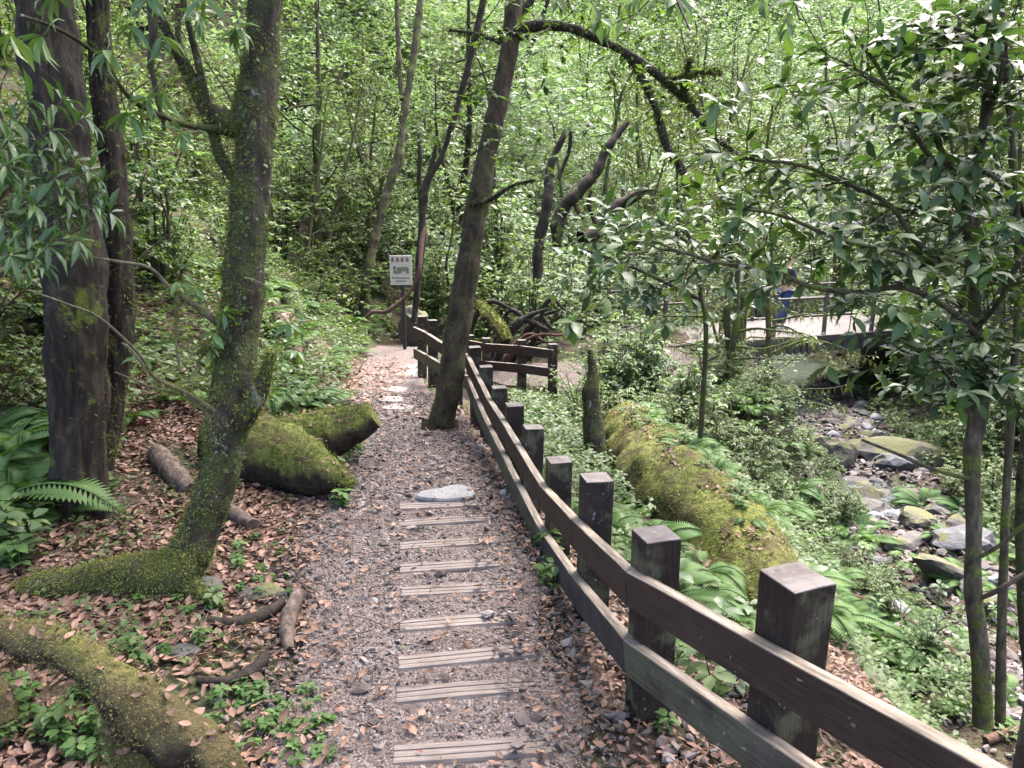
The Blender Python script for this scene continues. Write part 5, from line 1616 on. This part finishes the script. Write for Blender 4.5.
shrub_area(26, (3.2, 6.2), (10.5, 15), (.35, .6), "low bush on the left stream bank below the bridge", "bushes below the bridge", [1, 3, 0], lambda x, y, q: x < xs(y) - .7 and y < 14.8)

shrub_area(9, (1.1, 2.1), (10.6, 12.3), (.7, 1.0), "tall bush hiding the far side of the lower path", "tall bushes at the lower path", [1, 2, 0], lambda x, y, q: not (480 < q[0] < 590))

shrub_area(18, (3.3, 6.2), (6.8, 13.5), (.28, .45), "small bush leaning over the left edge of the stream", "small bushes at the stream edge", [1, 3, 0], lambda x, y, q: xs(y) - 1.25 < x < xs(y) - .7)

# reddish grass tussocks near the log end and beyond
def tussock(seed):
    rr = np.random.default_rng(seed); g1 = Geo(); n = 160
    ph = rr.uniform(0, 6.283, n); o = np.stack([np.cos(ph), np.sin(ph), 0 * ph], -1)
    scatter(g1, BLADE, o * rr.uniform(0, .08, (n, 1)), unit(o * rr.uniform(.2, 1.0, (n, 1)) + np.array([0, 0, 1.0])), unit(o * -1 + np.array([0, 0, .3])), rr.uniform(.12, .34, n), rnd=rr.random(n), width=.7)
    return g1.mesh("grass_tussock", M_GRASS, False)
TU = [tussock(1), tussock(2)]
for i in range(26):
    x, y = (r.uniform(1.0, 2.8), r.uniform(8.8, 11.0)) if i < 20 else (r.uniform(1.2, 1.6), r.uniform(7, 8.5))
    place("grass_tussock", TU[i % 2], (x, y, hz(x, y) + (.38 if i >= 26 else 0)), r.uniform(0, 6), r.uniform(.4, .9), "reddish grass tussock at the far end of the mossy log", "grass", "reddish grass tussocks")

# ------------------------------------------------------------------ trees of the wood
TR = [tree_proto("tree_a", 1, 8.0, .10, 15, 10, 17, .105, M_LEAF_BRIGHT, M_BARK_FAR, .15), tree_proto("tree_b", 2, 6.5, .07, 13, 10, 17, .095, M_LEAF, M_BARK_THIN, .15, hang=60),
      tree_proto("tree_c", 3, 9.0, .13, 16, 11, 16, .11, M_LEAF_BRIGHT, M_BARK_MID, .18, hang=70, lean=.2), tree_proto("tree_d", 4, 5.5, .055, 14, 9, 16, .09, M_LEAF_BRIGHT, M_BARK_THIN, .10),
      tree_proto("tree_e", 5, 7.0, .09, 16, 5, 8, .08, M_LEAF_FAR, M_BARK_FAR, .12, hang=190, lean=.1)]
r = np.random.default_rng(104)
def tree_area(n, xr_, yr_, sc, label, group, kinds, ok=None):
    k = 0; tries = 0
    while k < n and tries < 4000:
        tries += 1
        x, y = r.uniform(*xr_), r.uniform(*yr_)
        z = hz(x, y); q = project((x, y, z))
        if not (-150 < q[0] < 1170) or blocked(x, y, .5) or on_lower(x, y) or abs(x - xs(y)) < 1.5: continue
        if ok and not ok(x, y, q): continue
        place("forest_tree", TR[kinds[int(r.integers(0, len(kinds)))]], (x, y, z), r.uniform(0, 6.28), r.uniform(*sc), label, "tree", group, (r.normal(0, .05), r.normal(0, .05)))
        k += 1
tree_area(14, (-11, -4.0), (8.5, 17), (.5, .9), "slim tree on the slope left of the sign", "trees on the left slope", [0, 1, 3])
tree_area(15, (-4.5, 2.8), (15.5, 23), (.55, 1.0), "slim tree behind the sign and the wood heap", "trees behind the sign", [0, 1, 2, 3], lambda x, y, q: not (395 < q[0] < 440))
tree_area(14, (-14, 6), (24, 36), (.8, 1.2), "tree high on the slope in the middle distance", "trees on the upper slope", [0, 2, 3])
tree_area(7, (2.2, 4.8), (12.6, 15.4), (.55, .85), "mossy slender tree at the near end of the footbridge", "mossy trees at the bridge end", [4, 1], lambda x, y, q: not (770 < q[0] < 800) and not (680 < q[0] < 715))
tree_area(17, (2.0, 14), (20.5, 27), (.7, 1.1), "mossy thin tree just beyond the footbridge", "mossy trees beyond the bridge", [4, 4, 1, 2])
tree_area(16, (9.0, 17), (12, 24), (.7, 1.1), "tree on the far bank right of the stream", "trees on the far bank", [4, 0, 2, 1])
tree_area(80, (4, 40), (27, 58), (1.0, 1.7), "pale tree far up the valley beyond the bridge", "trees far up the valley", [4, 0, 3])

# ------------------------------------------------------------------ uncountable cover
def area_pts(n, x0, x1, y0, y1, rng):
    x = rng.uniform(x0, x1, n); y = rng.uniform(y0, y1, n)
    return x, y
r = np.random.default_rng(105)
# pebbles on the path
gp_ = Geo()
Vi, Fi = rock_arr(1, 1, 1, 3, 1, .2)
def pebbles(n, x, y, smin, smax, sink=.35):
    z = height(x, y) + .016 + .03 * ~off_all(x, y)
    s = smin * np.exp(r.random(n) ** 2.2 * math.log(smax / smin))
    a = r.uniform(0, 6.28, n); el = r.uniform(.55, 1, n); fl_ = r.uniform(.3, .75, n)
    W = Vi[None] * (1 + .25 * r.normal(size=(n, len(Vi), 1)))
    X = W[..., 0] * s[:, None]; Y = W[..., 1] * (s * el)[:, None]; Z = W[..., 2] * (s * fl_)[:, None]
    tx, ty = r.normal(0, .3, n)[:, None], r.normal(0, .3, n)[:, None]
    Z2 = Z + X * tx + Y * ty
    ca, sa = np.cos(a)[:, None], np.sin(a)[:, None]
    V = np.stack([x[:, None] + X * ca - Y * sa, y[:, None] + X * sa + Y * ca, z[:, None] + Z2 + (s * fl_ * (1 - 2 * sink))[:, None]], -1)
    F = (Fi[None] + (np.arange(n) * len(Vi))[:, None, None]).reshape(-1, 3)
    gp_.add(V.reshape(-1, 3), F, np.repeat(r.random(n), len(Fi)))
def path_pts(n, y0, y1, over=.1):
    y = r.uniform(y0, y1, n); x = xl(y) - over + (xr(y) - xl(y) + 2 * over) * r.random(n)
    return x, y
def off_steps(x, y):
    k = np.ones(len(x), bool)
    for (sx, sy, L, a) in step_zones:
        dx, dy = x - sx, y - sy
        u, v = dx * math.cos(a) + dy * math.sin(a), -dx * math.sin(a) + dy * math.cos(a)
        k &= ~((np.abs(u) < L / 2) & (np.abs(v) < .075) & ((u < L * .22) | (r.random(len(x)) < .35)))
    return k
def off_all(x, y):
    k = np.ones(len(x), bool)
    for (sx, sy, L, a) in step_zones:
        dx, dy = x - sx, y - sy
        u, v = dx * math.cos(a) + dy * math.sin(a), -dx * math.sin(a) + dy * math.cos(a)
        k &= ~((np.abs(u) < L / 2) & (np.abs(v) < .07))
    return k
def pb(n, y0, y1, a, b, over=.1):
    x, y = path_pts(n, y0, y1, over)
    k = off_steps(x, y)
    pebbles(k.sum(), x[k], y[k], a, b)
pb(24000, 1.2, 4.6, .0035, .014)
pb(800, 1.2, 4.6, .014, .036, .25)
pb(13000, 4.6, 9.0, .006, .02)
pb(600, 4.6, 9, .02, .045, .2)
x, y = r.uniform(.3, .9, 900), r.uniform(1.4, 4.5, 900); pebbles(900, x + .1, y, .01, .04)
tag(gp_.build("gravel", M_PEBBLE, smooth=False), kind="stuff")

gp_ = Geo()
yy_ = r.uniform(4.5, 20, 9000); xx_ = xs(yy_) + r.normal(0, .8, 9000); pebbles(9000, xx_, yy_, .015, .09)
tag(gp_.build("stream_gravel", M_PEBBLE, smooth=False), kind="stuff")

# dead leaves
gl_ = Geo()
def litter(x, y, smin, smax, lift=.012, tmpl=CURL):
    n = len(x)
    z = height(x, y) + lift
    a = r.uniform(0, 6.283, n)
    ax = unit(np.stack([np.cos(a), np.sin(a), r.normal(.05, .25, n)], -1))
    nm = unit(np.stack([r.normal(0, .4, n), r.normal(0, .4, n), np.where(r.random(n) < .75, 1.0, -1.0)], -1))
    scatter(gl_, tmpl, np.stack([x, y, z + r.random(n) * .02], -1), ax, nm, r.uniform(smin, smax, n), width=r.uniform(.6, 1.3, n))
def sel(x, y, p):
    k = r.random(len(x)) < p
    return x[k], y[k]
x, y = area_pts(80000, -3.6, -.5, 1.2, 6.5, r); dl = xl(y) - x
x, y = sel(x, y, np.clip(.25 + dl * 1.6, 0, 1) * np.clip(.55 + fbm(np.stack([x, y, 0 * x], -1) * 1.6, 2, 8) * .6, .08, 1)); litter(x, y, .022, .065)
x, y = area_pts(24000, -.2, 3.2, 1.0, 6.0, r); dr = x - xr(y)
x, y = sel(x, y, np.clip(.25 + dr * 2.2, 0, 1) * np.clip(1.3 - dr * .35, .25, 1)); litter(x, y, .02, .058)
x, y = path_pts(800, 1.2, 5.5, 0); k = off_all(x, y) | (r.random(len(x)) < .3); litter(x[k], y[k], .02, .055, .035)
x, y = path_pts(1500, 1.2, 8, .15); k = (x < xl(y) + .3) | (x > xr(y) - .25); litter(x[k], y[k], .02, .06, .03)
yl_ = r.uniform(4.4, 8.7, 1600); pl_ = np.array([log_top(q_, o_) for q_, o_ in zip(yl_, r.normal(.2, .38, 1600))])
ax_ = rdir(1600, r) * np.array([1, 1, .3]); scatter(gl_, CURL, pl_ + np.array([0, 0, .03]), ax_, unit(np.array([0, 0, 1.]) + rdir(1600, r) * .4), r.uniform(.02, .055, 1600))
for V_, N_ in STREW:
    up = np.nonzero(N_[:, 2] > .55)[0]
    if len(up) == 0: continue
    i_ = r.choice(up, min(70, len(up)))
    scatter(gl_, CURL, V_[i_] + N_[i_] * .012, unit(rdir(len(i_), r) * np.array([1, 1, .3])), unit(N_[i_] + rdir(len(i_), r) * .3), r.uniform(.015, .04, len(i_)))
x, y = path_pts(900, 5.5, 12, .2); litter(x, y, .03, .07, .03, LEAF_LO)
x, y = area_pts(5000, 1.2, 2.6, 4.4, 9.2, r); litter(x, y, .03, .08, .03, LEAF_LO)
x, y = area_pts(6000, -5.5, -1.5, 5.5, 11, r); litter(x, y, .04, .09, .02, LEAF_LO)
tag(gl_.build("leaf_litter", M_LITTER), kind="stuff")

# fallen twigs
gt = Geo()
for k in range(520):
    x, y = (r.uniform(-3.2, -.5), r.uniform(1.4, 6)) if k < 260 else ((r.uniform(.1, 2.4), r.uniform(1.3, 5)) if k < 430 else (r.uniform(-1.3, .4), r.uniform(1.5, 7)))
    L = r.uniform(.05, .28) * (1 if k < 430 else .5); az = r.uniform(0, 6.28); z = hz(x, y) + .035
    q = Vector((x, y, z)); w_ = Vector((math.cos(az), math.sin(az), r.normal(0, .08)))
    limb(gt, [q, q + w_ * L * .5 + Vector((r.normal(0, .012), r.normal(0, .012), .01)), q + w_ * L], [.0035, .003, .0015], L / 4, 4, 0, rnd=r.random())
tag(gt.build("twig_litter", M_DEADWOOD), kind="stuff")

# low green cover on slopes
gc = Geo()
def cover(n, x0, x1, y0, y1, smin, smax, h, ok, tmpl=LEAF_LO, per=5):
    x, y = area_pts(n, x0, x1, y0, y1, r)
    k = ok(x, y); x, y = x[k], y[k]
    n = len(x)
    z = height(x, y)
    hh = r.random(n) ** 1.5 * h
    for j in range(per):
        a = r.uniform(0, 6.283, n)
        ax = unit(np.stack([np.cos(a), np.sin(a), r.uniform(-.3, .6, n)], -1))
        sz = r.uniform(smin, smax, n)
        scatter(gc, tmpl, np.stack([x + np.cos(a) * sz * .25, y + np.sin(a) * sz * .25, z + hh + r.random(n) * .04], -1), ax, unit(np.array([0, 0, 1.0]) + rdir(n, r) * .5), sz, rnd=np.clip(fbm(np.stack([x, y, z], -1) * .9, 2, 5) * .3 + .45 + r.normal(0, .15, n), 0, 1))
def noisy(x, y, f, th, seed=1):
    return fbm(np.stack([x, y, 0 * x], -1) * f, 2, seed) > th
def clearp(x, y, a=.1, b=.3):
    k = ~((x > xl(y) - a) & (x < xr(y) + b) & (y < 15))
    D = np.min(np.hypot(cc[None, ::3, 0] - x[:, None], cc[None, ::3, 1] - y[:, None]), 1)
    return k & (D > .75) & (np.abs(x - xs(y)) > np.where(y < 7, .3, 1.0))
cover(16000, -8, -1.5, 5.0, 14, .03, .09, .25, lambda x, y: clearp(x, y) & noisy(x, y, 1.1, -.45) & (xl(y) - x > .12 + 1.2 * sstep(7.5, 5.5, y)))
cover(2600, -6, -1.2, 1.5, 6, .02, .05, .06, lambda x, y: clearp(x, y) & noisy(x, y, 1.6, .35))
cover(18000, 0, 6, 3.0, 13, .03, .08, .25, lambda x, y: clearp(x, y, .1, .45) & noisy(x, y, 1.3, -.35) & (x < xs(y) - np.where(y < 7, .4, 1.1)) & ~((np.abs(x - 1.42) < .42) & (y > 4.2) & (y < 9)))
cover(18000, 4.5, 16, 3, 22, .04, .11, .35, lambda x, y: clearp(x, y) & (x > xs(y) + .8))
cover(12000, -16, 5, 14, 34, .06, .15, .7, lambda x, y: clearp(x, y))
tag(gc.build("ground_cover", M_LEAF, smooth=True), kind="stuff")
gc = Geo()
def crown_cover(n, x0, x1, y0, y1, rmin, rmax, lift, ls, per, ok, rng=np.random.default_rng(106)):
    x, y = area_pts(n, x0, x1, y0, y1, rng)
    k = ok(x, y); x, y = x[k], y[k]; n = len(x)
    R = rng.uniform(rmin, rmax, n); z = height(x, y) + R * .2 + rng.random(n) ** 1.5 * lift
    tint = rng.random(n); lsz = ls * rng.uniform(.6, 1.4, n)
    nrm = rdir(n * per, rng).reshape(n, per, 3); nrm[..., 2] = np.abs(nrm[..., 2]) * 1.1 - .25; nrm = unit(nrm)
    pos = np.stack([x, y, z], -1)[:, None] + nrm * (R[:, None] * rng.uniform(.6, 1.08, (n, per)))[..., None] * np.array([1, 1, .75])
    pos = pos + .18 * R[:, None, None] * np.stack([vnoise(pos * 1.6, 1), vnoise(pos * 1.6, 2), vnoise(pos * 1.6, 3)], -1)
    rd = rdir(n * per, rng).reshape(n, per, 3)
    ax = unit(nrm * .5 + rd * np.array([1, 1, .35]) + np.array([0, 0, -.25]))
    nm = unit(nrm * .35 + np.array([0, 0, 1.0]) + rdir(n * per, rng).reshape(n, per, 3) * .35)
    rn = np.clip(tint[:, None] * .8 + rng.random((n, per)) * .3 - .05, 0, 1)
    scatter(gc, LEAF_LO, pos.reshape(-1, 3), ax.reshape(-1, 3), nm.reshape(-1, 3), (lsz[:, None] * rng.uniform(.6, 1.2, (n, per))).ravel(), rnd=rn.ravel())
crown_cover(4600, -36, 46, 26, 64, .7, 2.0, 5.0, .26, 95, lambda x, y: np.abs(x) < y * .8)
crown_cover(1500, -24, 8, 17, 32, .4, 1.0, 2.2, .15, 90, lambda x, y: (np.abs(x) < y * .8) & clearp(x, y) & (x < xs(y) - 3))
crown_cover(1000, 7, 28, 12, 34, .4, 1.1, 2.0, .15, 90, lambda x, y: (np.abs(x) < y * .9) & (x > xs(y) + 1.8))
crown_cover(2600, -66, 76, 60, 92, 1.6, 3.2, 6.0, .42, 80, lambda x, y: np.abs(x) < y * .8)
crown_cover(900, -40, 100, 82, 116, 2.2, 5.0, 11.0, .55, 150, lambda x, y: np.abs(x) < y * .85)
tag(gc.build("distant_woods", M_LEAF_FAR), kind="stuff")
# ------------------------------------------------------------------ light
SUN_EL, SUN_ROT = math.radians(64), math.radians(35)
w = bpy.data.worlds.new("World"); SC.world = w
w.use_nodes = True
nt = w.node_tree
bgn = nt.nodes["Background"]
sky = nt.nodes.new("ShaderNodeTexSky")
sky.sky_type = 'NISHITA'; sky.sun_disc = False
sky.sun_elevation = SUN_EL; sky.sun_rotation = SUN_ROT
sky.air_density = 0.6; sky.dust_density = 4.5; sky.ozone_density = 0.2
nt.links.new(sky.outputs[0], bgn.inputs[0])
bgn.inputs[1].default_value = 0.15
sd = bpy.data.lights.new("sun", "SUN")
sd.energy = 0.95; sd.angle = math.radians(45); sd.color = (1, .985, .955)
so = bpy.data.objects.new("sun", sd); COL.objects.link(so)
# direction towards the sun: rotation measured from +Y towards +X
dirv = Vector((math.sin(SUN_ROT) * math.cos(SUN_EL), math.cos(SUN_ROT) * math.cos(SUN_EL), math.sin(SUN_EL)))
so.rotation_euler = dirv.to_track_quat('Z', 'Y').to_euler()
so.location = (0, 0, 30)

SC.view_settings.view_transform = 'Standard'
SC.view_settings.look = 'None'
SC.view_settings.gamma = 1.0
SC.view_settings.use_curve_mapping = False
SC.view_settings.exposure = 3.32
SC.render.engine = "CYCLES"
SC.cycles.max_bounces = 6
SC.cycles.diffuse_bounces = 3
SC.cycles.glossy_bounces = 2
SC.cycles.transmission_bounces = 4
SC.cycles.caustics_reflective = False
SC.cycles.caustics_refractive = False
SC.cycles.use_denoising = True
SC.cycles.denoiser = 'OPENIMAGEDENOISE'
SC.cycles.denoising_prefilter = 'ACCURATE'
SC.cycles.use_adaptive_sampling = False

SC.cycles.sample_clamp_indirect = 0.5
